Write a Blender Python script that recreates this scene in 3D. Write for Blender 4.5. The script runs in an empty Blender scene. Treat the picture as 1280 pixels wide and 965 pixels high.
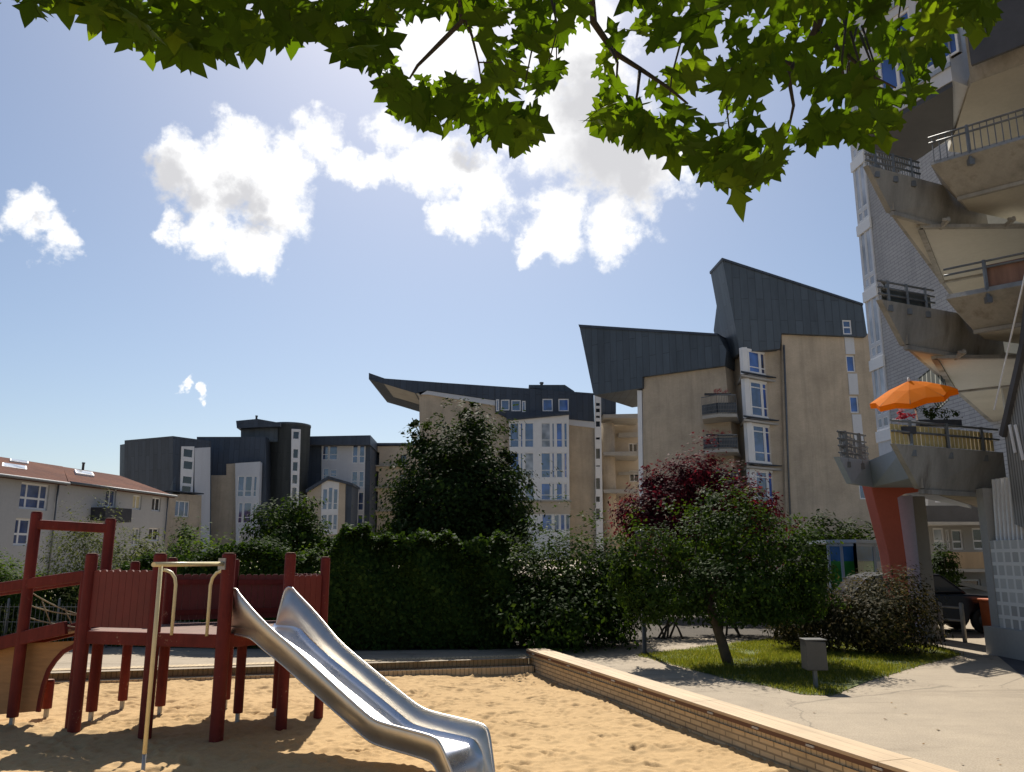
import bpy, bmesh, math, random
import numpy as np
from mathutils import Vector
C = bpy.context.scene.collection
R = math.radians
random.seed(7); RNG = np.random.default_rng(11)

# ------------------------------------------------------------------ camera
F = 1020.0; CX, CY = 640.0, 482.5; PITCH = R(12.0); EYE = 2.0
cp, sp = math.cos(PITCH), math.sin(PITCH)
def ray(x, y):
    v = CY - y
    return Vector((x - CX, F*cp - v*sp, F*sp + v*cp))
def at(x, y, Y):                       # point at depth Y seen at (x, y) in the photograph
    d = ray(x, y); s = Y/d.y
    return Vector((d.x*s, Y, EYE + d.z*s))
def gp(x, y, z=0.25):                  # point on the level z
    d = ray(x, y); s = (z-EYE)/d.z
    return Vector((d.x*s, d.y*s, z))
cam = bpy.data.cameras.new('camera'); co = bpy.data.objects.new('camera', cam); C.objects.link(co)
co.location = (0, 0, EYE); co.rotation_euler = (R(90)+PITCH, 0, 0)
cam.sensor_width = 36; cam.lens = 36*F/1280; cam.clip_end = 3000; cam.clip_start = .05
bpy.context.scene.camera = co

# ------------------------------------------------------------------ materials
def mat(name):
    m = bpy.data.materials.new(name); m.use_nodes = True
    nt = m.node_tree; b = nt.nodes['Principled BSDF']
    return m, nt, b
def nd(nt, t, **kw):
    n = nt.nodes.new(t)
    for k, v in kw.items():
        if k in n.inputs: n.inputs[k].default_value = v
        else: setattr(n, k, v)
    return n
def lk(nt, a, b): nt.links.new(a, b)
def rgba(c): return (c[0], c[1], c[2], 1)
def ramp(nt, fac, stops):
    r = nt.nodes.new('ShaderNodeValToRGB'); e = r.color_ramp.elements
    while len(e) < len(stops): e.new(.5)
    for k, (p, c) in enumerate(stops): e[k].position = p; e[k].color = rgba(c) if len(c) == 3 else c
    lk(nt, fac, r.inputs[0]); return r.outputs[0]
def mixc(nt, fac, a, b, mode='MIX'):
    n = nt.nodes.new('ShaderNodeMix'); n.data_type = 'RGBA'; n.blend_type = mode
    for s, v in ((n.inputs[0], fac), (n.inputs[6], a), (n.inputs[7], b)):
        if hasattr(v, 'is_output'): lk(nt, v, s)
        elif isinstance(v, (int, float)): s.default_value = v
        else: s.default_value = rgba(v)
    return n.outputs[2]
def math_(nt, op, a, b=0.0):
    n = nt.nodes.new('ShaderNodeMath'); n.operation = op
    for s, v in ((n.inputs[0], a), (n.inputs[1], b)):
        if hasattr(v, 'is_output'): lk(nt, v, s)
        else: s.default_value = v
    return n.outputs[0]
def noise(nt, scale, detail=5, rough=.6, coord='Object', vec=None):
    n = nd(nt, 'ShaderNodeTexNoise', Scale=scale, Detail=detail, Roughness=rough)
    if vec is None:
        t = nt.nodes.new('ShaderNodeTexCoord'); vec = t.outputs[coord]
    lk(nt, vec, n.inputs['Vector']); return n.outputs[0]
def bump(nt, b, h, strength=.3, dist=.02):
    n = nd(nt, 'ShaderNodeBump', Strength=strength, Distance=dist)
    lk(nt, h, n.inputs['Height']); lk(nt, n.outputs[0], b.inputs['Normal'])
def worn(name, col, var=.25, scale=3., rough=.8, bs=.15, dirt=None, metallic=0., streak=False):
    m, nt, b = mat(name)
    t = nt.nodes.new('ShaderNodeTexCoord'); vec = t.outputs['Object']
    if streak:
        mp = nd(nt, 'ShaderNodeMapping'); mp.inputs['Scale'].default_value = (1, 1, .14); lk(nt, vec, mp.inputs[0]); vec = mp.outputs[0]
    n1 = noise(nt, scale, 6, .65, vec=vec); n2 = noise(nt, scale*14, 4, .6, vec=t.outputs['Object'])
    lo = [c*(1-var) for c in col]; hi = [min(1, c*(1+var)) for c in col]
    c = ramp(nt, n1, [(.3, lo), (.7, hi)])
    c = mixc(nt, .25, c, mixc(nt, n2, [x*.5 for x in col], [min(1, x*1.4) for x in col]))
    if dirt:
        f = ramp(nt, n1, [(.56, (0, 0, 0)), (.72, (1, 1, 1))]); c = mixc(nt, f, c, dirt)
    lk(nt, c, b.inputs['Base Color']); b.inputs['Roughness'].default_value = rough; b.inputs['Metallic'].default_value = metallic
    bump(nt, b, n2, bs, .01)
    return m
def bricks(name, c1, c2, mortar, bw, bh, var=.3, msize=.012, rough=.85):
    m, nt, b = mat(name)
    uv = nt.nodes.new('ShaderNodeUVMap'); br = nd(nt, 'ShaderNodeTexBrick', Scale=1.0)
    br.inputs['Color1'].default_value = rgba(c1); br.inputs['Color2'].default_value = rgba(c2); br.inputs['Mortar'].default_value = rgba(mortar)
    br.inputs['Mortar Size'].default_value = msize; br.inputs['Brick Width'].default_value = bw; br.inputs['Row Height'].default_value = bh
    br.inputs['Mortar Smooth'].default_value = .2
    lk(nt, uv.outputs[0], br.inputs['Vector'])
    n = noise(nt, .5, 6, .6); n3 = noise(nt, 9, 4)
    c = mixc(nt, var, br.outputs[0], ramp(nt, n, [(.3, [x*.55 for x in c1]), (.7, [min(1, x*1.25) for x in c1])]))
    t_ = nt.nodes.new('ShaderNodeTexCoord'); mp_ = nd(nt, 'ShaderNodeMapping'); mp_.inputs['Scale'].default_value = (1.6, 1.6, .12); lk(nt, t_.outputs['Object'], mp_.inputs[0]); ns = noise(nt, 1.0, 6, .7, vec=mp_.outputs[0])
    c = mixc(nt, .2, c, mixc(nt, n3, (.1, .09, .08), (.7, .66, .6)), 'OVERLAY'); c = mixc(nt, math_(nt, 'MULTIPLY', ramp(nt, ns, [(.48, (0, 0, 0)), (.72, (1, 1, 1))]), .5), c, [x*.45 for x in c1])
    lk(nt, c, b.inputs['Base Color']); b.inputs['Roughness'].default_value = rough
    bump(nt, b, math_(nt, 'MULTIPLY', br.outputs[1], -1.0), .5, .01)
    return m
def zinc_mat(name, col, w=.55):
    m, nt, b = mat(name)
    uv = nt.nodes.new('ShaderNodeUVMap'); br = nd(nt, 'ShaderNodeTexBrick', Scale=1.0)
    br.offset = .5; br.inputs['Brick Width'].default_value = 3.1; br.inputs['Row Height'].default_value = w
    mp = nd(nt, 'ShaderNodeMapping'); mp.inputs['Rotation'].default_value = (0, 0, R(90)); lk(nt, uv.outputs[0], mp.inputs[0])
    br.inputs['Color1'].default_value = rgba([c*.8 for c in col]); br.inputs['Color2'].default_value = rgba([c*1.25 for c in col])
    br.inputs['Mortar'].default_value = rgba([c*.35 for c in col]); br.inputs['Mortar Size'].default_value = .025
    lk(nt, mp.outputs[0], br.inputs['Vector'])
    t = nt.nodes.new('ShaderNodeTexCoord'); m2 = nd(nt, 'ShaderNodeMapping'); m2.inputs['Scale'].default_value = (1, 1, .25); lk(nt, t.outputs['Object'], m2.inputs[0])
    n = noise(nt, .7, 6, .7, vec=m2.outputs[0])
    c = mixc(nt, .45, br.outputs[0], ramp(nt, n, [(.3, [x*.6 for x in col]), (.72, [x*1.7 for x in col])]))
    lk(nt, c, b.inputs['Base Color']); b.inputs['Roughness'].default_value = .55; b.inputs['Metallic'].default_value = .25
    bump(nt, b, math_(nt, 'MULTIPLY', br.outputs[1], 1.0), .5, .03)
    return m
def glass_mat(name, col, ior=2.0, rough=.04):
    m, nt, b = mat(name)
    n = noise(nt, .8, 2)
    lk(nt, ramp(nt, n, [(.35, [c*.5 for c in col]), (.65, [c*1.5 for c in col])]), b.inputs['Base Color'])
    b.inputs['Roughness'].default_value = rough; b.inputs['IOR'].default_value = ior
    return m
def leaf_mat(name, cols, trans=.45, tcol=None, rough=.65, spec=.05):
    m, nt, b = mat(name)
    a = nd(nt, 'ShaderNodeAttribute', attribute_name='rnd')
    c = ramp(nt, a.outputs['Fac'], [(i/(len(cols)-1), k) for i, k in enumerate(cols)])
    lk(nt, c, b.inputs['Base Color']); b.inputs['Roughness'].default_value = rough; b.inputs['Specular IOR Level'].default_value = spec
    tr = nt.nodes.new('ShaderNodeBsdfTranslucent')
    lk(nt, mixc(nt, 1.0, c, tcol or (1.6, 1.5, .5), 'MULTIPLY'), tr.inputs[0])
    mx = nt.nodes.new('ShaderNodeMixShader'); mx.inputs[0].default_value = trans
    lk(nt, b.outputs[0], mx.inputs[1]); lk(nt, tr.outputs[0], mx.inputs[2])
    lk(nt, mx.outputs[0], nt.nodes['Material Output'].inputs[0])
    return m
M = {}
M['beige_brick'] = bricks('beige_brick', (.54, .455, .35), (.48, .40, .30), (.40, .345, .275), .24, .083, .48)
M['beige_plain'] = worn('beige_plain', (.50, .43, .34), .16, .5)
M['grey_render'] = worn('grey_render', (.42, .42, .42), .08, .5, streak=True)
M['grey_brick'] = bricks('grey_brick', (.46, .46, .47), (.40, .40, .42), (.22, .22, .24), .5, .125, .25, .014)
M['zinc'] = zinc_mat('zinc', (.066, .084, .104))
M['zinc_dark'] = zinc_mat('zinc_dark', (.044, .057, .080))
M['white'] = worn('white_paint', (.74, .75, .77), .06, 1.5, .5)
M['panel_white'] = worn('panel_white', (.55, .57, .61), .1, .6, .6, streak=True)
M['glass'] = glass_mat('window_glass', (.04, .07, .17))
M['glass_blue'] = glass_mat('window_glass_blue', (.04, .10, .34), 1.8)
M['glass_dark'] = glass_mat('window_glass_dark', (.012, .016, .025), 1.7)
M['glass_pale'] = glass_mat('window_glass_curtain_sky', (.32, .34, .38), 1.6, .1)
M['blind'] = worn('window_blind', (.62, .55, .36), .1, 2)
M['slab'] = worn('slab_concrete', (.36, .345, .32), .2, 1.2, .85)
M['concrete'] = worn('stained_concrete', (.275, .268, .25), .5, 1.6, .9, .4, dirt=(.10, .085, .068), streak=True)
M['soffit'] = worn('soffit_paint', (.43, .405, .345), .14, .8, .8)
M['blue_grey'] = worn('blue_grey_concrete', (.31, .37, .46), .12, 1.0, .7, streak=True)
M['grey_conc'] = worn('grey_concrete', (.33, .32, .30), .15, 1.0, .85, streak=True)
M['red_conc'] = worn('red_painted_concrete', (.47, .105, .065), .12, .8, .7)
M['steel'] = worn('galvanised_rail', (.13, .14, .15), .3, 6, .5, metallic=.3)
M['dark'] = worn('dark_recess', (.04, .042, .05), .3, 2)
M['roof_tile'] = None
def tile_mat():
    m, nt, b = mat('roof_tile')
    uv = nt.nodes.new('ShaderNodeUVMap'); br = nd(nt, 'ShaderNodeTexBrick', Scale=1.0); br.offset = 0
    br.inputs['Brick Width'].default_value = .42; br.inputs['Row Height'].default_value = .55
    br.inputs['Color1'].default_value = (.095, .032, .022, 1); br.inputs['Color2'].default_value = (.145, .05, .032, 1); br.inputs['Mortar'].default_value = (.07, .03, .025, 1)
    br.inputs['Mortar Size'].default_value = .06
    lk(nt, uv.outputs[0], br.inputs['Vector']); n = noise(nt, .4, 6)
    lk(nt, mixc(nt, .4, br.outputs[0], ramp(nt, n, [(.3, (.06, .028, .022)), (.7, (.19, .085, .05))])), b.inputs['Base Color'])
    b.inputs['Roughness'].default_value = .9; b.inputs['Specular IOR Level'].default_value = .08; bump(nt, b, math_(nt, 'MULTIPLY', br.outputs[1], -1.0), .8, .05)
    return m
M['roof_tile'] = tile_mat()

# ------------------------------------------------------------------ mesh builder
class MB:
    def __init__(s): s.v = []; s.f = []; s.smooth = []
    def add(s, vs, fs, smooth=False):
        o = len(s.v); s.v += [Vector(p) for p in vs]
        s.f += [tuple(i+o for i in f) for f in fs]; s.smooth += [smooth]*len(fs); return s
    def prism(s, poly, vec):
        n = len(poly); poly = [Vector(p) for p in poly]; vec = Vector(vec)
        nrm = Vector((0, 0, 0))
        for i in range(n): nrm += (poly[i]-poly[0]).cross(poly[(i+1) % n]-poly[0])
        if nrm.dot(vec) > 0: poly = poly[::-1]
        vs = poly + [p+vec for p in poly]
        fs = [tuple(range(n)), tuple(range(2*n-1, n-1, -1))] + [(i, n+i, n+(i+1) % n, (i+1) % n) for i in range(n)]
        return s.add(vs, fs)
    def box(s, c, d, rz=0, tilt=None):
        c = Vector(c); ca, sa = math.cos(rz), math.sin(rz); vs = []
        for x in (-.5, .5):
            for y in (-.5, .5):
                for z in (-.5, .5):
                    px, py = x*d[0], y*d[1]
                    vs.append(c + Vector((px*ca-py*sa, px*sa+py*ca, z*d[2])))
        return s.add(vs, [(0, 1, 3, 2), (4, 6, 7, 5), (0, 4, 5, 1), (2, 3, 7, 6), (0, 2, 6, 4), (1, 5, 7, 3)])
    def bar(s, p, q, w, h=None, up=(0, 0, 1)):           # square beam from p to q
        p, q = Vector(p), Vector(q); h = h or w; d = (q-p).normalized(); up = Vector(up)
        if abs(d.dot(up)) > .98: up = Vector((0, 1, 0)) if abs(d.y) < .9 else Vector((1, 0, 0))
        a = d.cross(up).normalized(); b = a.cross(d)
        vs = [e + a*(i*w/2) + b*(j*h/2) for e in (p, q) for i, j in ((-1, -1), (1, -1), (1, 1), (-1, 1))]
        return s.add(vs, [(0, 1, 2, 3), (7, 6, 5, 4), (0, 4, 5, 1), (1, 5, 6, 2), (2, 6, 7, 3), (3, 7, 4, 0)])
    def tube(s, pts, r, n=8, cap=True):
        pts = [Vector(p) for p in pts]; rs = r if isinstance(r, (list, tuple)) else [r]*len(pts)
        vs = []; prev = None
        for i, p in enumerate(pts):
            d = (pts[min(i+1, len(pts)-1)] - pts[max(i-1, 0)]).normalized()
            if prev is None:
                a = d.cross(Vector((0, 0, 1)));
                if a.length < .1: a = d.cross(Vector((1, 0, 0)))
            else: a = prev - d*prev.dot(d)
            a.normalize(); prev = a; b = d.cross(a)
            for k in range(n):
                t = 2*math.pi*k/n; vs.append(p + (a*math.cos(t)+b*math.sin(t))*rs[i])
        fs = [(i*n+k, i*n+(k+1) % n, (i+1)*n+(k+1) % n, (i+1)*n+k) for i in range(len(pts)-1) for k in range(n)]
        s.add(vs, fs, True)
        if cap:
            o = len(s.v)-len(vs); m = len(vs)
            s.f += [tuple(o+k for k in range(n-1, -1, -1)), tuple(o+m-n+k for k in range(n))]; s.smooth += [False]*2
        return s
    def lathe(s, c, prof, n=16, axis=None, caps=True):
        c = Vector(c); vs = []
        ax = Vector(axis or (0, 0, 1)).normalized(); a = ax.orthogonal().normalized(); b = ax.cross(a)
        for r, z in prof:
            for k in range(n):
                t = 2*math.pi*k/n; vs.append(c + ax*z + (a*math.cos(t)+b*math.sin(t))*r)
        m = len(prof)
        fs = [(i*n+k, i*n+(k+1) % n, (i+1)*n+(k+1) % n, (i+1)*n+k) for i in range(m-1) for k in range(n)]
        s.add(vs, fs, True); o = len(s.v)-len(vs)
        if caps:
            s.f += [tuple(o+k for k in range(n-1, -1, -1)), tuple(o+(m-1)*n+k for k in range(n))]; s.smooth += [False]*2
        return s
    def build(s, name, m, parent=None, bevel=0, origin=None):
        base = Vector((0, 0, 0))
        if parent is not None: base = Vector(parent['_b'])
        elif origin is not None: base = Vector(origin)
        me = bpy.data.meshes.new(name); me.from_pydata([p-base for p in s.v], [], s.f); me.update()
        me.polygons.foreach_set('use_smooth', s.smooth)
        uvl = me.uv_layers.new(name='UVMap'); data = uvl.data
        co_ = np.empty(len(me.vertices)*3); me.vertices.foreach_get('co', co_); co_ = co_.reshape(-1, 3)
        for p in me.polygons:
            n = p.normal; h = math.hypot(n.x, n.y)
            if h < .15: tu, tv = Vector((1, 0, 0)), Vector((0, 1, 0))
            else: tu = Vector((-n.y/h, n.x/h, 0)); tv = n.cross(tu)
            for li in p.loop_indices:
                q = Vector(co_[me.loops[li].vertex_index]); data[li].uv = (q.dot(tu), q.dot(tv))
        me.materials.append(M[m] if isinstance(m, str) else m)
        o = bpy.data.objects.new(name, me); C.objects.link(o)
        if parent is not None: o.parent = parent
        else: o.location = base
        o['_b'] = tuple(base)
        if bevel:
            bm = bmesh.new(); bm.from_mesh(me); bmesh.ops.remove_doubles(bm, verts=bm.verts, dist=1e-5)
            es = [e for e in bm.edges if len(e.link_faces) == 2 and e.calc_face_angle(0) > .6]
            bmesh.ops.bevel(bm, geom=es, offset=bevel, segments=2, affect='EDGES', profile=.6, clamp_overlap=True)
            bm.to_mesh(me); bm.free()
        return o
def tag(o, label=None, cat=None, group=None, kind=None):
    if label: o['label'] = label
    if cat: o['category'] = cat
    if group: o['group'] = group
    if kind: o['kind'] = kind
    return o
def thing(name, label, cat, loc=(0, 0, 0), group=None):
    o = bpy.data.objects.new(name, None); C.objects.link(o); o.location = loc; o['_b'] = tuple(loc); o.empty_display_size = .2
    return tag(o, label, cat, group)
def children(o): return [c for c in bpy.data.objects if c.parent == o]
def copy_tree(o, parent=None):
    c = o.copy(); C.objects.link(c)
    if parent is not None: c.parent = parent
    for ch in children(o): copy_tree(ch, c)
    return c

# ------------------------------------------------------------------ facades: vertical planes carrying walls and windows
class Plane:
    def __init__(s, p0, az):
        s.p = Vector((p0[0], p0[1], 0)); s.t = Vector((math.sin(R(az)), math.cos(R(az)), 0))
        n = Vector((s.t.y, -s.t.x, 0)); s.n = n if n.dot(-s.p) > 0 else -n
    def hit(s, x, y, off=0):
        d = ray(x, y); k = (s.p + s.n*off).dot(s.n)/d.dot(s.n); q = d*k
        return ((q-s.p).dot(s.t), q.z+EYE)
    def pos(s, u, z, off=0): return s.p + s.t*u + s.n*off + Vector((0, 0, z))
    def rect(s, x0, y0, x1, y1, off=0):
        xm, ym = (x0+x1)/2, (y0+y1)/2
        u0 = s.hit(x0, ym, off)[0]; u1 = s.hit(x1, ym, off)[0]; z0 = s.hit(xm, y1, off)[1]; z1 = s.hit(xm, y0, off)[1]
        return (min(u0, u1), z0, max(u0, u1), z1)
    def shift(s, off): q = Plane((s.p+s.n*off).to_2d(), 0); q.t = s.t.copy(); q.n = s.n.copy(); return q
def wall(root, name, m, pl, outline, depth, holes=(), off=0, px=True, reveal=.25):
    """outline in photo pixels on the plane (or u, z); holes are (u0, z0, u1, z1)"""
    pts = [pl.hit(x, y, off) for x, y in outline] if px else list(outline)
    bm = bmesh.new(); f = bm.faces.new([bm.verts.new((u, 0, z)) for u, z in pts])
    us = sorted({h[i] for h in holes for i in (0, 2)}); zs = sorted({h[i] for h in holes for i in (1, 3)})
    for u in us: bmesh.ops.bisect_plane(bm, geom=bm.verts[:]+bm.edges[:]+bm.faces[:], plane_co=(u, 0, 0), plane_no=(1, 0, 0))
    for z in zs: bmesh.ops.bisect_plane(bm, geom=bm.verts[:]+bm.edges[:]+bm.faces[:], plane_co=(0, 0, z), plane_no=(0, 0, 1))
    mb = MB()
    flip = pl.t.cross(Vector((0, 0, 1))).dot(pl.n) < 0
    for fc in bm.faces:
        c = fc.calc_center_median()
        if any(h[0] < c.x < h[2] and h[1] < c.z < h[3] for h in holes): continue
        ps = [pl.pos(v.co.x, v.co.z, off) for v in fc.verts]
        nn = (ps[1]-ps[0]).cross(ps[2]-ps[1])
        if nn.dot(pl.n) < 0: ps = ps[::-1]
        mb.add(ps, [tuple(range(len(ps)))])
    bm.free()
    def q(a, b, o0, o1, inward_ref):
        ps = [pl.pos(a[0], a[1], o0), pl.pos(b[0], b[1], o0), pl.pos(b[0], b[1], o1), pl.pos(a[0], a[1], o1)]
        mb.add(ps, [(0, 1, 2, 3)])
    for h in holes:
        cs = [(h[0], h[1]), (h[2], h[1]), (h[2], h[3]), (h[0], h[3])]
        for i in range(4): q(cs[i], cs[(i+1) % 4], off, off-reveal, None)
        ps = [pl.pos(a, b, off-reveal) for a, b in cs]; mb.add(ps, [(0, 1, 2, 3)])
    for i in range(len(pts)): q(pts[i], pts[(i+1) % len(pts)], off, off-depth, None)
    mb.add([pl.pos(u, z, off-depth) for u, z in pts], [tuple(range(len(pts)))])
    o = mb.build(name, m, root)
    return o
def window(root, pl, rect, off=0, inset=.12, fw=.08, nv=(.5,), nh=(), m='white', glass='glass', parts=None, fd=.08):
    u0, z0, u1, z1 = rect; mb = MB()
    def bx(a0, b0, a1, b1, o0, o1):
        ps = [pl.pos(a0, b0, o1), pl.pos(a1, b0, o1), pl.pos(a1, b1, o1), pl.pos(a0, b1, o1)]
        mb.prism(ps, pl.n*(o0-o1))
    o1 = off-inset; o0 = o1-fd
    bx(u0, z0, u0+fw, z1, o0, o1); bx(u1-fw, z0, u1, z1, o0, o1); bx(u0+fw, z0, u1-fw, z0+fw, o0, o1); bx(u0+fw, z1-fw, u1-fw, z1, o0, o1)
    for f in nv:
        u = u0+(u1-u0)*f; bx(u-fw/2, z0+fw, u+fw/2, z1-fw, o0+.005, o1-.005)
    for f in nh:
        z = z0+(z1-z0)*f; bx(u0+fw, z-fw/2, u1-fw, z+fw/2, o0+.008, o1-.008)
    w = mb.build('window', m, root)
    g = MB(); ps = [pl.pos(a, b, o1-fd*.5) for a, b in ((u0+fw*.5, z0+fw*.5), (u1-fw*.5, z0+fw*.5), (u1-fw*.5, z1-fw*.5), (u0+fw*.5, z1-fw*.5))]
    g.prism(ps, pl.n*-.012); g.build('pane', glass, w)
    return w
def win_px(root, pl, wins, off=0, **kw):
    return [window(root, pl, pl.rect(*w[:4], off), off, **{**kw, **(w[4] if len(w) > 4 else {})}) for w in wins]
def slab_px(root, name, m, pl, quad, off0, off1):
    """a solid between two offsets of the plane with its outline given in pixels at off1 (nearer)"""
    mb = MB(); mb.prism([pl.pos(*pl.hit(x, y, off1), off1) for x, y in quad], pl.n*(off0-off1)); return mb.build(name, m, root)
CLW=11.5; EXPO=0.5
# ------------------------------------------------------------------ light and sky
SUN_EL, SUN_AZ = 48.0, -5.0
sc = bpy.context.scene
sd = Vector((math.sin(R(SUN_AZ))*math.cos(R(SUN_EL)), math.cos(R(SUN_AZ))*math.cos(R(SUN_EL)), math.sin(R(SUN_EL))))
sl = bpy.data.lights.new('sun', 'SUN'); sl.energy = 5.0; sl.angle = R(.53); sl.color = (1, .93, .82)
so = bpy.data.objects.new('sun', sl); C.objects.link(so); so.rotation_euler = (-sd).to_track_quat('-Z', 'Y').to_euler(); so.location = (0, 0, 60)
w = bpy.data.worlds.new('World'); sc.world = w; w.use_nodes = True; nt = w.node_tree
bg = nt.nodes['Background']; bg.inputs[1].default_value = .07
sky = nt.nodes.new('ShaderNodeTexSky'); sky.sky_type = 'NISHITA'; sky.sun_disc = False
sky.sun_elevation = R(SUN_EL); sky.sun_rotation = R(SUN_AZ); sky.altitude = 50; sky.air_density = 1.0; sky.dust_density = 1.0; sky.ozone_density = 2.2
tc = nt.nodes.new('ShaderNodeTexCoord'); dirv = tc.outputs['Generated']
def vmath(op, a, b):
    n = nt.nodes.new('ShaderNodeVectorMath'); n.operation = op
    for s, v in ((n.inputs[0], a), (n.inputs[1], b)):
        if hasattr(v, 'is_output'): lk(nt, v, s)
        else: s.default_value = v
    return n
def nz(scale, detail, rough=.6):
    n = nd(nt, 'ShaderNodeTexNoise', Scale=scale, Detail=detail, Roughness=rough); lk(nt, dirv, n.inputs[0]); return n
def warp(amount, scale, detail, base):
    n = nz(scale, detail); c = vmath('SUBTRACT', n.outputs[1], (.5, .5, .5)); s = vmath('MULTIPLY', c.outputs[0], (amount,)*3)
    return vmath('ADD', base, s.outputs[0]).outputs[0]
wd = warp(.10, 9, 6, dirv); wd = warp(.035, 40, 4, wd)
def blobs(lst, vec):
    acc = None
    for x, y, r in lst:
        d = ray(x, y).normalized()
        dd = vmath('DISTANCE', vec, tuple(d)).outputs['Value']
        v = math_(nt, 'SUBTRACT', 1.0, math_(nt, 'MULTIPLY', dd, 1020.0/r))
        acc = v if acc is None else math_(nt, 'MAXIMUM', acc, v)
    return acc
CL = [(232, 215, 47), (275, 235, 56), (310, 215, 59), (335, 258, 58), (312, 312, 52), (268, 292, 43), (218, 282, 31), (355, 215, 41), (300, 180, 36), (400, 182, 44), (440, 205, 36), (476, 218, 40), (515, 224, 42), (555, 205, 64), (600, 235, 62), (575, 278, 44), (500, 165, 44), (715, 165, 98), (760, 205, 108), (690, 272, 62), (765, 286, 52), (805, 215, 74), (660, 300, 30), (12, 262, 38), (48, 290, 34), (234, 478, 13), (255, 491, 14), (540, 55, 75), (470, 40, 50), (720, 70, 90), (1500, 250, 160), (900, -160, 110)]
val = blobs(CL, wd)
fb = nz(26, 9, .62).outputs[0]
val = math_(nt, 'ADD', val, math_(nt, 'MULTIPLY', math_(nt, 'SUBTRACT', fb, .54), 1.55))
dens = nd(nt, 'ShaderNodeMapRange', interpolation_type='SMOOTHSTEP'); dens.inputs[1].default_value = .03; dens.inputs[2].default_value = .52
lk(nt, val, dens.inputs[0])
GR = [(215, 228, 36), (248, 250, 30), (300, 250, 30), (325, 282, 26), (590, 195, 26), (765, 190, 86), (735, 130, 60), (795, 225, 52), (40, 285, 14)]
gv = blobs(GR, wd); gr = nd(nt, 'ShaderNodeMapRange', interpolation_type='SMOOTHSTEP'); gr.inputs[1].default_value = -.15; gr.inputs[2].default_value = .6; lk(nt, gv, gr.inputs[0])
ccol = mixc(nt, math_(nt, 'MULTIPLY', gr.outputs[0], .66), (CLW*1.0, CLW*1.0, CLW*1.0), (CLW*.42, CLW*.42, CLW*.45))
lk(nt, mixc(nt, dens.outputs[0], sky.outputs[0], ccol), bg.inputs[0])
sc.view_settings.view_transform = 'Standard'; sc.view_settings.look = 'None'; sc.view_settings.exposure = EXPO; sc.view_settings.gamma = 1
sc.render.engine = 'CYCLES'; sc.cycles.max_bounces = 8; sc.cycles.transparent_max_bounces = 8; sc.cycles.use_denoising = True
sc.cycles.sample_clamp_indirect = 6
# ------------------------------------------------------------------ ground, sand, kerb, wall, lawn
PZ = .25
KC = Vector((.36, 15.5, 0))                                  # corner where kerb and wall meet
kd = Vector((-math.cos(R(14.7)), -math.sin(R(14.7)), 0))     # kerb runs to the left and nearer
wdn = Vector((.302, -.953, 0)).normalized()                  # wall runs to the right and nearer
WEND = KC + wdn*21; KEND = KC + kd*30
def flat(name, poly, z, m, kind='structure'):
    mb = MB(); mb.add([(p[0], p[1], z) for p in poly], [tuple(range(len(poly)))])
    o = mb.build(name, m); tag(o, kind=kind); return o
def pave_mat():
    m, nt, b = mat('paving'); n = noise(nt, .35, 7, .7); n2 = noise(nt, 60, 3, .7); n3 = noise(nt, 2.2, 6, .7)
    c = ramp(nt, n, [(.3, (.27, .212, .14)), (.7, (.37, .295, .20))])
    c = mixc(nt, .3, c, ramp(nt, n3, [(.35, (.20, .155, .10)), (.65, (.42, .335, .225))]))
    c = mixc(nt, .25, c, ramp(nt, n2, [(.35, (.12, .11, .1)), (.65, (.62, .58, .52))]))
    tt_ = nt.nodes.new('ShaderNodeTexCoord'); mm_ = nd(nt, 'ShaderNodeMapping'); mm_.inputs['Scale'].default_value = (.5, 2.6, 1); lk(nt, tt_.outputs['Object'], mm_.inputs[0]); n5 = noise(nt, .9, 7, .7, vec=mm_.outputs[0])
    c = mixc(nt, math_(nt, 'MULTIPLY', ramp(nt, n5, [(.52, (0, 0, 0)), (.66, (1, 1, 1))]), .45), c, (.15, .12, .085))
    vo = nd(nt, 'ShaderNodeTexVoronoi', Scale=.22); vo.feature = 'DISTANCE_TO_EDGE'; wn = noise(nt, 1.5, 4); av = nt.nodes.new('ShaderNodeVectorMath'); av.operation = 'ADD'; lk(nt, tt_.outputs['Object'], av.inputs[0]); cv = nt.nodes.new('ShaderNodeCombineXYZ'); lk(nt, wn, cv.inputs[0]); lk(nt, wn, cv.inputs[1]); lk(nt, cv.outputs[0], av.inputs[1]); lk(nt, av.outputs[0], vo.inputs['Vector'])
    c = mixc(nt, ramp(nt, vo.outputs['Distance'], [(.0, (.5, .5, .5)), (.003, (0, 0, 0))]), c, (.07, .06, .045))
    lk(nt, c, b.inputs['Base Color']); b.inputs['Roughness'].default_value = .85; b.inputs['Specular IOR Level'].default_value = .25; bump(nt, b, n2, .25, .006); return m
M['paving'] = pave_mat()
big = 900
inner = [KC, WEND, WEND + Vector((0, -1, 0)), KEND + Vector((0, -12, 0)), KEND]
mb = MB()                                                    # the courtyard floor leaves the sunken sand pit open
o_ = [Vector((KC.x, big, 0)), Vector((big, big, 0)), Vector((big, -big, 0)), Vector((WEND.x, -big, 0)), Vector((-big, -big, 0)), Vector((-big, KEND.y, 0)), Vector((-big, big, 0))]
zz = Vector((0, 0, PZ))
polys = [[KC, WEND, o_[3], o_[2], o_[1], o_[0]], [KC, o_[0], o_[6], o_[5], KEND], [KEND, o_[5], o_[4], inner[3]], [inner[3], o_[4], o_[3], inner[2]]]
for p in polys:
    a = [q+zz for q in p]; n = (a[1]-a[0]).cross(a[2]-a[1])
    mb.add(a if n.z > 0 else a[::-1], [tuple(range(len(a)))])
tag(mb.build('ground', 'paving'), kind='structure')

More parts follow.
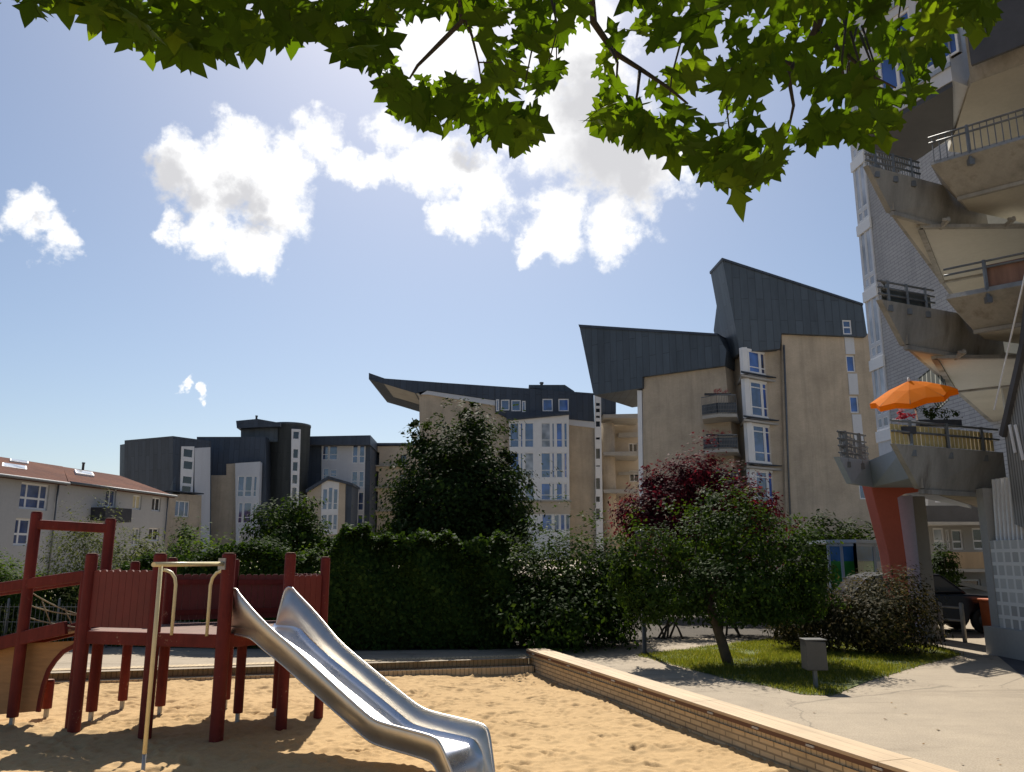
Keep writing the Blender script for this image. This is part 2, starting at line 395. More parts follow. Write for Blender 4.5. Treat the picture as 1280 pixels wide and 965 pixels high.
# sand: a displaced sheet with dents and footprints
def vnoise(X, Y, s, seed):
    r = np.random.default_rng(seed); T = r.random((64, 64)); x = X*s+seed*3.1; y = Y*s+seed*1.7
    xi = np.floor(x).astype(int); yi = np.floor(y).astype(int); fx = x-xi; fy = y-yi; fx = fx*fx*(3-2*fx); fy = fy*fy*(3-2*fy)
    g = lambda a, b: T[a % 64, b % 64]
    return (g(xi, yi)*(1-fx)+g(xi+1, yi)*fx)*(1-fy)+(g(xi, yi+1)*(1-fx)+g(xi+1, yi+1)*fx)*fy
def sand_h(X, Y):
    h = .05*(vnoise(X, Y, .5, 1)-.5) + .035*(vnoise(X, Y, 1.6, 2)-.5) + .015*(vnoise(X, Y, 4.2, 3)-.5) + .013*(vnoise(X, Y, 9, 4)-.5) + .01*(vnoise(X, Y, 19, 5)-.5)
    dk = (X-KC.x)*(-math.sin(R(14.7)))*-1*-1 + 0*X
    # distance in from the kerb
    nk = Vector((-kd.y, kd.x)); s = (X-KC.x)*nk.x + (Y-KC.y)*nk.y
    s = np.abs(s); left = np.clip((-X-1)/4, 0, 1)
    h = h + left*.10*np.exp(-(s/1.2)**2)
    nw = Vector((-wdn.y, wdn.x)); sw = np.abs((X-KC.x)*nw.x + (Y-KC.y)*nw.y)
    h = h + .09*np.exp(-(sw/.6)**2)*(vnoise(X, Y, .45, 8)*1.6-.5)
    return h
def sand():
    xs = np.concatenate([np.linspace(-30, -10.2, 60), np.arange(-10, 5.2, .026), np.linspace(5.3, 8, 12)])
    ys = np.concatenate([np.linspace(-8, 5.0, 40), np.arange(5.05, 15.9, .026)])
    X, Y = np.meshgrid(xs, ys); H = sand_h(X, Y)
    r = np.random.default_rng(4)
    for _ in range(6500):
        cx, cy = r.uniform(-9.5, 4.5), r.uniform(5.3, 15.4); a = r.uniform(0, 6.3); big_ = r.random() < .14; rx, ry = (r.uniform(.04, .06), r.uniform(.08, .13)) if big_ else (r.uniform(.02, .045), r.uniform(.025, .06)); d = r.uniform(.012, .034) if big_ else r.uniform(.005, .019)
        ix = np.searchsorted(xs, [cx-.35, cx+.35]); iy = np.searchsorted(ys, [cy-.35, cy+.35]); sl_ = (slice(*iy), slice(*ix))
        dx, dy = X[sl_]-cx, Y[sl_]-cy; p = (dx*math.cos(a)+dy*math.sin(a))/rx; q = (-dx*math.sin(a)+dy*math.cos(a))/ry; rr = p*p+q*q
        H[sl_] += -d*np.exp(-rr) + d*.55*np.exp(-(np.sqrt(rr)-1.7)**2*3)
    ny, nx = X.shape; V = np.stack([X, Y, H], -1).reshape(-1, 3)
    idx = np.arange(nx*ny).reshape(ny, nx)
    q = np.stack([idx[:-1, :-1], idx[:-1, 1:], idx[1:, 1:], idx[1:, :-1]], -1).reshape(-1, 4)
    c = V[q].mean(1)
    nk = (-kd.y, kd.x); nw = (-wdn.y, wdn.x)
    ck = (c[:, 0]-KC.x)*nk[0]+(c[:, 1]-KC.y)*nk[1]; cw = (c[:, 0]-KC.x)*nw[0]+(c[:, 1]-KC.y)*nw[1]
    mid = Vector((-3, 5)); sk = (mid.x-KC.x)*nk[0]+(mid.y-KC.y)*nk[1]; sw = (mid.x-KC.x)*nw[0]+(mid.y-KC.y)*nw[1]
    keep = (ck*np.sign(sk) > -.15) & (cw*np.sign(sw) > -.15)
    q = q[keep]; used = np.unique(q); re = np.full(len(V), -1); re[used] = np.arange(len(used)); V = V[used]; q = re[q]
    me = bpy.data.meshes.new('sand'); me.vertices.add(len(V)); me.vertices.foreach_set('co', V.ravel())
    me.loops.add(q.size); me.loops.foreach_set('vertex_index', q.ravel()); me.polygons.add(len(q))
    me.polygons.foreach_set('loop_start', np.arange(len(q))*4); me.polygons.foreach_set('loop_total', np.full(len(q), 4)); me.polygons.foreach_set('use_smooth', np.ones(len(q), bool)); me.update(); me.validate()
    m, nt, b = mat('sand'); n = noise(nt, .8, 6, .65); n2 = noise(nt, 140, 3, .7); n3 = noise(nt, 14, 5, .7)
    cc = ramp(nt, n, [(.3, (.42, .275, .130)), (.7, (.52, .355, .178))]); cc = mixc(nt, .3, cc, ramp(nt, n3, [(.35, (.29, .18, .08)), (.6, (.54, .37, .19))]))
    cc = mixc(nt, .3, cc, ramp(nt, n2, [(.3, (.22, .135, .06)), (.7, (.70, .53, .31))]))
    lk(nt, cc, b.inputs['Base Color']); b.inputs['Roughness'].default_value = .95; b.inputs['Specular IOR Level'].default_value = .15; bump(nt, b, n2, .5, .006)
    me.materials.append(m); o = bpy.data.objects.new('sand', me); C.objects.link(o); tag(o, kind='structure')
sand()
def hgt(x, y): return float(sand_h(np.array([[x]]), np.array([[y]]))[0, 0])

# brick kerb in two tiers along the far side of the pit
M['wall_brick'] = bricks('wall_brick', (.58, .46, .29), (.50, .38, .22), (.10, .072, .045), .25, .0625, .35, .0105)
M['soldier'] = bricks('soldier_brick', (.58, .46, .29), (.48, .36, .21), (.15, .11, .07), .078, .5, .35, .008)
def along(p, d, a, b, dn, n0, n1, z0, z1):
    nrm = Vector((-d.y, d.x, 0)); 
    if nrm.dot(dn) < 0: nrm = -nrm
    P = [p+d*a+nrm*n0, p+d*b+nrm*n0, p+d*b+nrm*n1, p+d*a+nrm*n1]
    return [q+Vector((0, 0, z0)) for q in P], Vector((0, 0, z1-z0))
kb = thing('brick_kerb', 'low two-tier kerb of upright bricks along the far side of the sand', 'kerb', KC+kd*7)
mb = MB(); mb.prism(*along(KC, kd, 0, 30, Vector((0, 1, 0)), -.12, .26, -.4, .125)); mb.build('lower_tier', 'soldier', kb)
mb = MB(); mb.prism(*along(KC, kd, 0, 30, Vector((0, 1, 0)), .22, .5, -.4, .262)); mb.build('upper_tier', 'soldier', kb)
# low brick wall with timber seat
lw = thing('seat_wall', 'low yellow brick wall with a worn timber seat on top beside the sand', 'wall', KC+wdn*6)
W0 = KC - wdn*.25; L = 21; inn = Vector((1, .3, 0))
mb = MB(); mb.prism(*along(W0, wdn, 0, L, inn, .03, .30, -.5, .245)); mb.build('brick_courses', 'wall_brick', lw)
mb = MB(); mb.prism(*along(W0, wdn, 0, L, inn, .026, .304, .2449, .345)); mb.build('soldier_course', 'soldier', lw)
def timber(name, c, s=1):
    m, nt, b = mat(name); t = nt.nodes.new('ShaderNodeTexCoord'); mp = nd(nt, 'ShaderNodeMapping')
    mp.inputs['Rotation'].default_value = (0, 0, R(72.4)*s); lk(nt, t.outputs['Object'], mp.inputs[0]); m2 = nd(nt, 'ShaderNodeMapping'); m2.inputs['Scale'].default_value = (.5, 22, 22); lk(nt, mp.outputs[0], m2.inputs[0])
    n = noise(nt, 1.0, 6, .7, vec=m2.outputs[0]); n2 = noise(nt, 1.2, 5)
    cc = mixc(nt, .5, ramp(nt, n, [(.3, [x*.6 for x in c]), (.7, [min(1, x*1.25) for x in c])]), ramp(nt, n2, [(.3, [x*.7 for x in c]), (.7, [min(1, x*1.15) for x in c])]))
    lk(nt, cc, b.inputs['Base Color']); b.inputs['Roughness'].default_value = .75; bump(nt, b, n, .4, .004); return m
M['seat_wood'] = timber('seat_wood', (.50, .37, .23)); M['seat_edge'] = timber('seat_edge', (.12, .055, .03))
k = 0; a = 0
while a < L-.1:
    ln = min(3.0, L-a)
    for j, (n0, n1) in enumerate(((-.015, .105), (.112, .226), (.233, .345))):
        mb = MB(); p, v = along(W0, wdn, a+.003, a+ln-.003, inn, n0-.01, n1, .353, .388+.001*j); mb.prism(p, v); mb.build('seat_plank', 'seat_wood', lw, bevel=.006)
    a += ln
mb = MB(); mb.prism(*along(W0, wdn, 0, L, inn, -.022, .02, .312, .3515)); mb.build('front_batten', 'seat_edge', lw)
for i in range(24):
    p, v = along(W0, wdn, .35+i*.86, .35+i*.86+.11, inn, -.034, -.020, .326, .343); mb = MB(); mb.prism(p, v); mb.build('bracket', 'slab', lw)
# lawn
gpx = [(796, 819), (850, 813), (900, 806), (960, 800), (1165, 806), (1200, 819), (1150, 832), (1085, 852), (1040, 870), (1000, 868), (960, 858), (905, 848), (860, 836)]
GPOLY = [gp(x, y, PZ) for x, y in gpx]
def soil_mat():
    m, nt, b = mat('soil'); n = noise(nt, 1.6, 7, .7); n2 = noise(nt, 35, 4, .7)
    c = mixc(nt, .4, ramp(nt, n, [(.35, (.06, .095, .02)), (.6, (.13, .165, .04)), (.75, (.21, .19, .08))]), ramp(nt, n2, [(.3, (.03, .04, .012)), (.7, (.2, .2, .08))]))
    lk(nt, c, b.inputs['Base Color']); b.inputs['Roughness'].default_value = .95; bump(nt, b, n2, .8, .02); return m
M['soil'] = soil_mat()
flat('lawn_ground', GPOLY, PZ+.008, 'soil')
# planting beds under the hedges
M['mulch'] = worn('mulch', (.05, .04, .028), .4, 6, .95, .6)
bed = [gp(x, y, PZ) for x, y in ((60, 806), (420, 814), (600, 812), (690, 810), (780, 803), (840, 797), (960, 799), (1165, 805), (1168, 790))] + [Vector((11.5, 21, PZ)), Vector((9.5, 24, PZ)), Vector((9, 48, PZ)), Vector((-22, 52, PZ)), Vector((-24, 20, PZ))]
flat('planting_bed', bed, PZ+.004, 'mulch')
# grating
mat_px = [(1242, 816), (1290, 816), (1330, 850), (1283, 850)]
tag(flat('grating_mat', [gp(x, y, PZ) for x, y in mat_px], PZ+.006, 'dark'), 'dark grating let into the paving by the glass-block wall', 'grating', kind='thing')
# ------------------------------------------------------------------ playground
def redwood():
    m, nt, b = mat('red_timber'); t = nt.nodes.new('ShaderNodeTexCoord'); m2 = nd(nt, 'ShaderNodeMapping'); m2.inputs['Scale'].default_value = (9, 9, .8); lk(nt, t.outputs['Object'], m2.inputs[0])
    n = noise(nt, 2.2, 6, .7, vec=m2.outputs[0]); n2 = noise(nt, 3, 6, .7); n3 = noise(nt, 38, 3)
    c = ramp(nt, n, [(.3, (.085, .012, .010)), (.7, (.18, .024, .019))]); c = mixc(nt, .4, c, ramp(nt, n2, [(.3, (.06, .010, .009)), (.7, (.21, .034, .026))]))
    f = ramp(nt, math_(nt, 'MULTIPLY', n2, n3), [(.375, (0, 0, 0)), (.44, (1, 1, 1))]); c = mixc(nt, f, c, (.30, .17, .11))
    lk(nt, c, b.inputs['Base Color']); b.inputs['Roughness'].default_value = .6; b.inputs['Specular IOR Level'].default_value = .2; bump(nt, b, n, .3, .006); return m
M['red_timber'] = redwood()
M['red_panel'] = worn('red_panel', (.135, .017, .014), .25, 2, .6)
M['cut_wood'] = worn('cut_wood', (.34, .19, .13), .3, 8)
M['yellow_tube'] = worn('yellow_tube', (.66, .57, .33), .12, 4, .35)
M['plywood'] = timber('plywood', (.40, .22, .095), .25)
M['deck'] = worn('deck_boards', (.16, .085, .06), .3, 4)
M['galv'] = worn('galvanised', (.36, .36, .36), .2, 8, .45, metallic=.6)
def inox():
    m, nt, b = mat('stainless'); n = noise(nt, 1.5, 6, .7); t = nt.nodes.new('ShaderNodeTexCoord')
    n2 = noise(nt, 60, 3)
    lk(nt, ramp(nt, n, [(.3, (.58, .55, .50)), (.7, (.74, .71, .66))]), b.inputs['Base Color']); b.inputs['Metallic'].default_value = 1
    lk(nt, ramp(nt, n, [(.3, (.36,)*3), (.7, (.50,)*3)]), b.inputs['Roughness']); bump(nt, b, n2, .03, .002); return m
M['stainless'] = inox()
def bed_():
    m, nt, b = mat('polished_bed'); n = noise(nt, 2.5, 6, .7); lk(nt, ramp(nt, n, [(.3, (.74, .74, .74)), (.7, (.88, .88, .88))]), b.inputs['Base Color']); b.inputs['Metallic'].default_value = 1; lk(nt, ramp(nt, n, [(.3, (.22,)*3), (.7, (.36,)*3)]), b.inputs['Roughness']); return m
M['polished_bed'] = bed_()
PT = 1.156
play = thing('climbing_frame', 'dark red timber climbing frame with a steel slide standing in the sand', 'climbing frame', (-4.2, 10.3, 0))
def post(x, y, top, r=.062, z0=None, foot=True, lean=(0, 0)):
    g = hgt(x, y); mb = MB(); b0 = g-.25 if not foot else g+.11
    mb.lathe((x, y, 0), [(r*.98, b0), (r, b0+.02), (r, top-.025), (r*.93, top-.006), (r*.6, top)], 14)
    o = mb.build('post', 'red_timber', play)
    if foot: f = MB(); f.box((x, y, g-.06), (.045, .045, .36)); f.build('post_foot', 'galv', o)
    cap = MB(); cap.lathe((x, y, 0), [(r*.95, top+.0005), (r*.6, top+.006)], 14); cap.build('post_end', 'cut_wood', o)
    return o
Pp = dict(p1=(-5.19, 10.3), p5=(-4.23, 10.03), p8=(-3.32, 9.78), p9=(-2.79, 10.5), r1=(-2.47, 11.05), r2=(-2.62, 11.75), q1=(-3.18, 12.0), q2=(-3.9, 11.75), q3=(-4.62, 11.35), q4=(-5.3, 11.75), p2=(-5.32, 10.95), g1=(-6.12, 10.62))
post(*Pp['p1'], 2.07, .072, foot=False); post(*Pp['p5'], 2.07, .075, foot=False); post(*Pp['p8'], 2.07, .078, foot=False); post(*Pp['p9'], 2.08, .068, foot=False)
post(*Pp['r1'], 2.03, .06, foot=False); post(*Pp['r2'], 2.0, .06); post(*Pp['q1'], 2.02, .06); post(*Pp['q2'], 2.0, .062); post(*Pp['q3'], 2.02, .066); post(*Pp['q4'], 1.97, .062)
post(*Pp['p2'], 2.53, .068); post(*Pp['g1'], 2.6, .068); post(-6.05, 11.25, .46, .06)
post(-5.32, 10.45, 1.86, .055, foot=False); post(-3.05, 11.2, 1.15, .06); post(-3.45, 10.9, 1.15, .06)
def z_(k, z): return Vector((Pp[k][0], Pp[k][1], z))
mb = MB(); mb.bar(z_('g1', 2.44), z_('p2', 2.40), .12, .12); mb.build('crossbar', 'red_timber', play, bevel=.02)
# platform
plat = [Pp[k] for k in ('p1', 'p5', 'p8', 'p9', 'r1', 'r2', 'q1', 'q2', 'q3', 'p2')]
mb = MB(); mb.prism([(x, y, PT-.045) for x, y in plat], (0, 0, .045)); pf = mb.build('platform', 'deck', play)
for i in range(len(plat)):
    a, b = Vector((*plat[i], PT-.075)), Vector((*plat[(i+1) % len(plat)], PT-.075)); d = (b-a).normalized()
    mb = MB(); mb.bar(a+d*.06, b-d*.06, .05, .15); mb.build('edge_beam', 'red_timber', play, bevel=.008)
# plank panels with rounded tops and small holes drawn as gaps between planks
def panel(a, b, z0=1.20, z1=1.87, n=9):
    a, b = Vector((*a, 0)), Vector((*b, 0)); d = (b-a); L_ = d.length; d.normalize(); a = a+d*.065; L_ -= .13; nn = Vector((-d.y, d.x, 0)); w = L_/n
    mb = MB()
    for i in range(n):
        p0 = a+d*(i*w+.002); p1 = a+d*((i+1)*w-.002); zt = z1+(.006 if i % 2 else 0)
        ps = [p0+Vector((0, 0, z0)), p1+Vector((0, 0, z0)), p1+Vector((0, 0, zt-.02)), p0+(p1-p0)*.8+Vector((0, 0, zt)), p0+(p1-p0)*.2+Vector((0, 0, zt)), p0+Vector((0, 0, zt-.02))]
        mb.prism([q-nn*.013 for q in ps], nn*.026)
    o = mb.build('plank_panel', 'red_panel', play)
    for zc in (z0+.10, z1-.10):
        r = MB(); r.bar(a+Vector((0, 0, zc))+nn*.03, a+d*L_+Vector((0, 0, zc))+nn*.03, .035, .07); r.build('batten', 'red_timber', o)
    return o
panel(Pp['p1'], Pp['p5']); panel(Pp['p9'], Pp['r1'], 1.24, 1.8, 5); panel(Pp['r1'], Pp['r2'], 1.24, 1.8, 6); panel(Pp['r2'], Pp['q1'], 1.22, 1.8, 6)
panel(Pp['q1'], Pp['q2'], 1.2, 1.79, 7); panel(Pp['q2'], Pp['q3'], 1.2, 1.8, 7)
# ramp on the left, with handrails, ply sides and a curved cut-out
ra, rb = Vector((-5.25, 10.42, PT)), Vector((-8.3, 11.0, .55)); rn = Vector((-(rb-ra).y, (rb-ra).x, 0)).normalized()
rn = rn if rn.y > 0 else -rn
rn_w = .55
for s_, nm in ((0, 1), (1, 0)):
    off = rn*(rn_w*s_)
    mb = MB(); mb.bar(ra+off+Vector((-.25, .05, .02)), rb+off, .06, .16); mb.build('ramp_beam', 'red_timber', play, bevel=.01)
    mb = MB(); mb.bar(ra+off+Vector((.02, 0, .66)), rb+off+Vector((0, 0, .86)), .06, .13); mb.build('handrail', 'red_timber', play, bevel=.015)
mb = MB(); mb.prism([ra+Vector((-.2, .06, -.02)), rb+Vector((0, .06, -.02)), rb+rn*rn_w+Vector((0, 0, -.02)), ra+rn*rn_w+Vector((-.2, 0, -.02))], (0, 0, .03)); mb.build('ramp_deck', 'deck', play)
pp = Plane((-5.35, 10.62), -80.0)     # the ply skirt
outl = [(96, 801), (0, 806), (-160, 845), (-160, 905), (0, 893), (47, 889), (50, 872), (54, 855), (60, 838), (68, 826), (78, 815)]
mb = MB(); ps = [pp.pos(*pp.hit(x, y)) for x, y in outl]; mb.prism(ps, -pp.n*.024); sk = mb.build('ply_side', 'plywood', play)
mb = MB(); arc = [pp.pos(*pp.hit(x, y)) for x, y in ((47, 890), (50, 872), (54, 855), (60, 838), (68, 826), (78, 815), (97, 805))]
for i in range(len(arc)-1): mb.bar(arc[i]-pp.n*.012, arc[i+1]-pp.n*.012, .05, .035, up=tuple(pp.n))
mb.build('arch_edging', 'red_timber', sk)
mb = MB(); gpt = z_('g1', 0); ppt = z_('p2', 0)
for (za, zb, sg) in ((1.62, 1.25, .12), (1.45, 1.3, .1), (1.3, 1.12, .06)):
    pts = []
    for i in range(9):
        t = i/8; q = gpt.lerp(ppt, t); q.z = za+(zb-za)*t-sg*4*t*(1-t)*.5; pts.append(q)
    mb.tube(pts, .009, 6)
for t0, t1 in ((.2, .35), (.5, .62), (.8, .75)):
    a = gpt.lerp(ppt, t0); a.z = 1.55-.3*t0; b = gpt.lerp(ppt, t1); b.z = 1.2; mb.tube([a, b], .008, 6)
M['rope'] = worn('rope', (.30, .24, .15), .2, 20); mb.build('rope_net', 'rope', play)
# yellow pole with top bar, hoop handles
px_, py_ = -3.58, 8.52; g = hgt(px_, py_)
mb = MB(); mb.tube([(px_, py_, g+.16), (px_, py_, 1.955)], .021, 12); pl_ = mb.build('climbing_pole', 'yellow_tube', play)
mb = MB(); mb.tube([(px_, py_, g-.3), (px_, py_, g+.165)], .019, 10); mb.build('pole_foot', 'galv', pl_)
tb0 = Vector((Pp['p8'][0]-.05, Pp['p8'][1]-.07, 1.95)); dd = (Vector((px_, py_, 1.95))-tb0).normalized()
mb = MB(); mb.tube([tb0, Vector((px_, py_, 1.95))+dd*.13], .024, 12); mb.build('top_bar', 'yellow_tube', play)
mb = MB(); mb.box(tb0+Vector((0, .01, 0)), (.10, .03, .13), R(-20)); mb.build('bar_bracket', 'galv', play)
fa = (Vector((*Pp['p8'], 0))-Vector((*Pp['p5'], 0))).normalized(); fo = Vector((fa.y, -fa.x, 0))
def hoop(base, d):
    pts = [base+Vector((0, 0, PT-.02)), base+Vector((0, 0, PT+.3)), base+Vector((0, 0, PT+.55)), base+d*.02+Vector((0, 0, PT+.63)), base+d*.07+Vector((0, 0, PT+.69)), base+d*.14+Vector((0, 0, PT+.715)), base+d*.2+Vector((0, 0, PT+.72))]
    mb = MB(); mb.tube(pts, .019, 10); mb.build('grab_handle', 'yellow_tube', play)
hoop(Vector((*Pp['p5'], 0))+fa*.27-fo*.0+fo*.03, -fa); hoop(Vector((*Pp['p8'], 0))-fa*.2+fo*.03, fa)
# slide: chute surface with side walls and rolled rims, in its own frame
S0 = (Vector((*Pp['p8'], 0))+Vector((*Pp['p9'], 0)))/2; sx = Vector((math.cos(R(-37.5)), math.sin(R(-37.5)), 0)); sy = Vector((-sx.y, sx.x, 0))
prof = [(-.10, PT+.03), (.28, PT+.03), (.42, PT-.01), (.60, PT-.10), (2.12, .40), (2.32, .31), (2.5, .285), (3.12, .265), (3.20, .24), (3.3, .12), (3.34, -.2)]
def smooth(pl, it=2):
    for _ in range(it):
        q = [pl[0]]
        for a, b in zip(pl, pl[1:]): q += [(a[0]*.8+b[0]*.2, a[1]*.8+b[1]*.2), (a[0]*.2+b[0]*.8, a[1]*.2+b[1]*.8)]
        pl = q+[pl[-1]]
    return pl
prof = smooth(prof, 2)
top_ = [(-.06, PT+.06), (-.05, 1.36), (.0, 1.62), (.06, 1.665), (.13, 1.655), (.2, 1.60), (1.0, 1.13), (2.3, .53), (2.5, .47), (3.22, .43), (3.3, .38), (3.44, .02), (3.46, -.2)]
bot = [(-.06, PT+.0), (-.05, PT-.0), (.0, PT-.0), (.06, PT-.0), (.18, PT-.005), (.34, PT-.02), (.62, .985), (2.10, .34), (2.32, .25), (3.08, .205), (3.15, .17), (3.26, .03), (3.28, -.2)]
def resample(pl, n):
    pl = [Vector(p) for p in smooth(pl, 2)]; L_ = [0]
    for a, b in zip(pl, pl[1:]): L_.append(L_[-1]+(b-a).length)
    out = []
    for k in range(n):
        t = L_[-1]*k/(n-1); j = max(i for i in range(len(L_)) if L_[i] <= t+1e-9); j = min(j, len(pl)-2); f = (t-L_[j])/max(1e-9, L_[j+1]-L_[j]); out.append(pl[j].lerp(pl[j+1], f))
    return out
def piece(pl, keys, n): return [p for p in pl]
NS = len(top_)
HB = .255
def leanf(u): return .12 if u < .1 else (.12+.26*min(1, (u-.1)/.7))
def fine(a, k=6):
    out = []
    for p, q in zip(a, a[1:]):
        for j in range(k): out.append((p[0]+(q[0]-p[0])*j/k, p[1]+(q[1]-p[1])*j/k))
    return out+[a[-1]]
def sm(a, it=3):
    a = [list(p) for p in a]
    for _ in range(it):
        b = [p[:] for p in a]
        for i in range(1, len(a)-1): b[i] = [(a[i-1][c]+2*a[i][c]+a[i+1][c])/4 for c in (0, 1)]
        a = b
    return a
TS, BS = sm(fine(top_)), sm(fine(bot))
def hb(u): return HB+(.06 if u < .3 else .06*max(0, 1-(u-.3)/.5))
def sp_(u, v, z): return S0 + sx*u + sy*v + Vector((0, 0, z))
slide = MB(); vs = []
for u, z in prof:
    h = hb(u)+.02
    for v, dz in ((-h, .045), (-h+.03, .012), (-h+.08, 0), (0, -.003), (h-.08, 0), (h-.03, .012), (h, .045)): vs.append(sp_(u, v, z+dz))
slide.add(vs, [(i*7+k, (i+1)*7+k, (i+1)*7+k+1, i*7+k+1) for i in range(len(prof)-1) for k in range(6)], True)
so_ = slide.build('slide', 'polished_bed', play)
for sgn in (-1, 1):
    mb = MB(); n = len(TS); rows = []
    for (ut, zt), (ub, zb) in zip(TS, BS):
        h = hb(ub); wv = h+.012+leanf(ut)*max(0, zt-zb)
        rows.append([sp_(ub, sgn*h, zb), sp_((ub+ut)/2, sgn*(h+(wv-h)*.42), (zb+zt)/2), sp_(ut, sgn*wv, zt)])
    vs = [p for r_ in rows for p in r_]; mb.add(vs, [(i*3+k, (i+1)*3+k, (i+1)*3+k+1, i*3+k+1) for i in range(n-1) for k in range(2)], True)
    cs = mb.build('slide_side', 'stainless', so_); md = cs.modifiers.new('thick', 'SOLIDIFY'); md.thickness = .006; md.offset = 0
    r = MB(); r.tube([q[2] for q in rows], .015, 8); r.build('rim', 'stainless', so_)
    r = MB(); r.tube([q[0]-Vector((0, 0, .012)) for q in rows], .010, 6); r.build('lower_edge', 'stainless', so_)
# ------------------------------------------------------------------ A: low house with tiled roof, left
PA = Plane(at(210, 640, 64).to_2d(), 10.2); PA.t = PA.t
A = thing('row_house', 'low grey rendered house with a red tiled roof and skylights at the far left', 'house', (*PA.pos(-8, 0), ) if False else tuple(PA.pos(-8, 0)))
eL = PA.hit(77, 602); eR = PA.hit(211, 619); zE = eR[1]
wA = [(132, 612, 145, 634), (166, 619, 177, 637), (190, 622, 201, 639), (165, 660, 175, 682), (186, 660, 199, 676)]
hs = [PA.rect(*r) for r in wA]
u0 = PA.hit(70, 640)[0]
wall(A, 'wall', 'grey_render', PA, [(u0-.2, -.2), (eR[0], -.2), (eR[0], zE), (u0-.2, zE)], 9, hs, px=False)
for r, g in zip(hs, ('glass', 'blind', 'glass_dark', 'glass_pale', 'glass_dark')): window(A, PA, r, fw=.09, nv=(.5,), glass=g)
wB = [(25, 604, 61, 637), (18, 648, 45, 682)]
PA2 = PA.shift(1.2); hb = [PA2.rect(*r) for r in wB]; ub = PA2.hit(70, 640)[0]; hb += [(h[0]-k*4.6, h[1], h[0]-k*4.6+2.6, h[3]) for h in hb[:2] for k in (1, 2)]; zb = PA2.hit(70, 602)[1]
wall(A, 'bay', 'grey_render', PA2, [(ub-16, -.2), (ub, -.2), (ub, zb), (ub-16, zb)], 10, hb, px=False)
for r in hb: window(A, PA2, r, fw=.12, nv=(.26, .72), nh=(.42,), glass='glass')
hb2 = [(ub-13.2, hb[0][1], ub-9.2, hb[0][3])]; 
slab_px(A, 'balcony', 'dark', PA, [(132, 634), (165, 636), (164, 653), (131, 650)], 0, 1.1)
def roofq(root, name, m, pts, th=.18):
    mb = MB(); n = (Vector(pts[1])-Vector(pts[0])).cross(Vector(pts[2])-Vector(pts[0])).normalized(); n = n if n.z > 0 else -n
    mb.prism(pts, -n*th); return mb.build(name, m, root)
PR = PA.shift(-4.6)
rz = PR.hit(60, 580.5)[1]
E0 = PA2.pos(ub-17, zb-.05, .45); E1 = PA2.pos(ub+.2, zb-.05, .45); E2 = PA.pos(eR[0]+.3, zE-.05, .4); ue = PR.hit(150, 591)[0]
R0 = PR.pos(ub-17, rz); R1 = PR.pos(ue, rz)
E1b = PA.pos(PA.hit(79, 602)[0], zE-.05, .4)
rf = roofq(A, 'roof', 'roof_tile', [E1b, E2, R1, PR.pos(PR.hit(79, 580)[0]+.0, rz)])
roofq(A, 'bay_roof', 'roof_tile', [E0, E1, PR.pos(PR.hit(79, 580)[0], rz+.02), R0])
B2 = PA.pos(eR[0]+.3, zE-.05, -9.6); B1 = PA2.pos(ub-17, zE-.05, -10.6)
roofq(A, 'hip_roof', 'roof_tile', [E2, B2, R1]); roofq(A, 'rear_roof', 'roof_tile', [B2, B1, R0, R1])
g = MB(); g.tube([PA.pos(PA.hit(79, 602)[0], zE-.08, .5), PA.pos(eR[0]+.3, zE-.08, .5)], .09, 8); g.build('gutter', 'steel', A)
g = MB(); g.tube([PA2.pos(ub-17, zb-.1, .55), PA2.pos(ub+.2, zb-.1, .55)], .09, 8); g.build('gutter', 'steel', A)
g = MB(); g.tube([PA.pos(eR[0]-.25, zE-.1, .12), PA.pos(eR[0]-.25, .2, .12)], .06, 8); g.build('downpipe', 'steel', A)
g = MB(); g.tube([PA2.pos(ub-.2, zb-.1, .12), PA2.pos(ub-.2, .2, .12)], .06, 8); g.build('downpipe', 'steel', A)
M['sky_glass'] = glass_mat('skylight_glass', (.45, .47, .5), 2.4, .15)
nrm = (E2-E1b).cross(R1-E1b).normalized(); nrm = nrm if nrm.z > 0 else -nrm
def on_roof(u, f): a = E1b.lerp(E2, 0); d = (E2-E1b).normalized(); up = (PR.pos(PR.hit(79, 580)[0], rz)-E1b); return a+d*u+up*f
for u, f0, f1, wd_ in ((1.0, .55, .8, 1.9), (-5.6, .3, .52, 2.0), (-5.0, .72, .86, 1.6)):
    q = [on_roof(u, f0), on_roof(u+wd_, f0), on_roof(u+wd_, f1), on_roof(u, f1)]
    mb = MB(); mb.prism([p+nrm*.14 for p in q], -nrm*.22); sk_ = mb.build('skylight', 'white', A)
    c = sum((p for p in q), Vector())/4
    mb = MB(); mb.prism([c+(p-c)*.85+nrm*.155 for p in q], -nrm*.03); mb.build('pane', 'sky_glass', sk_)
mb = MB(); c = R0.lerp(R1, .86); mb.lathe(c, [(.09, -.3), (.09, .45), (.12, .46), (.12, .55)], 8); mb.build('vent_pipe', 'steel', A)

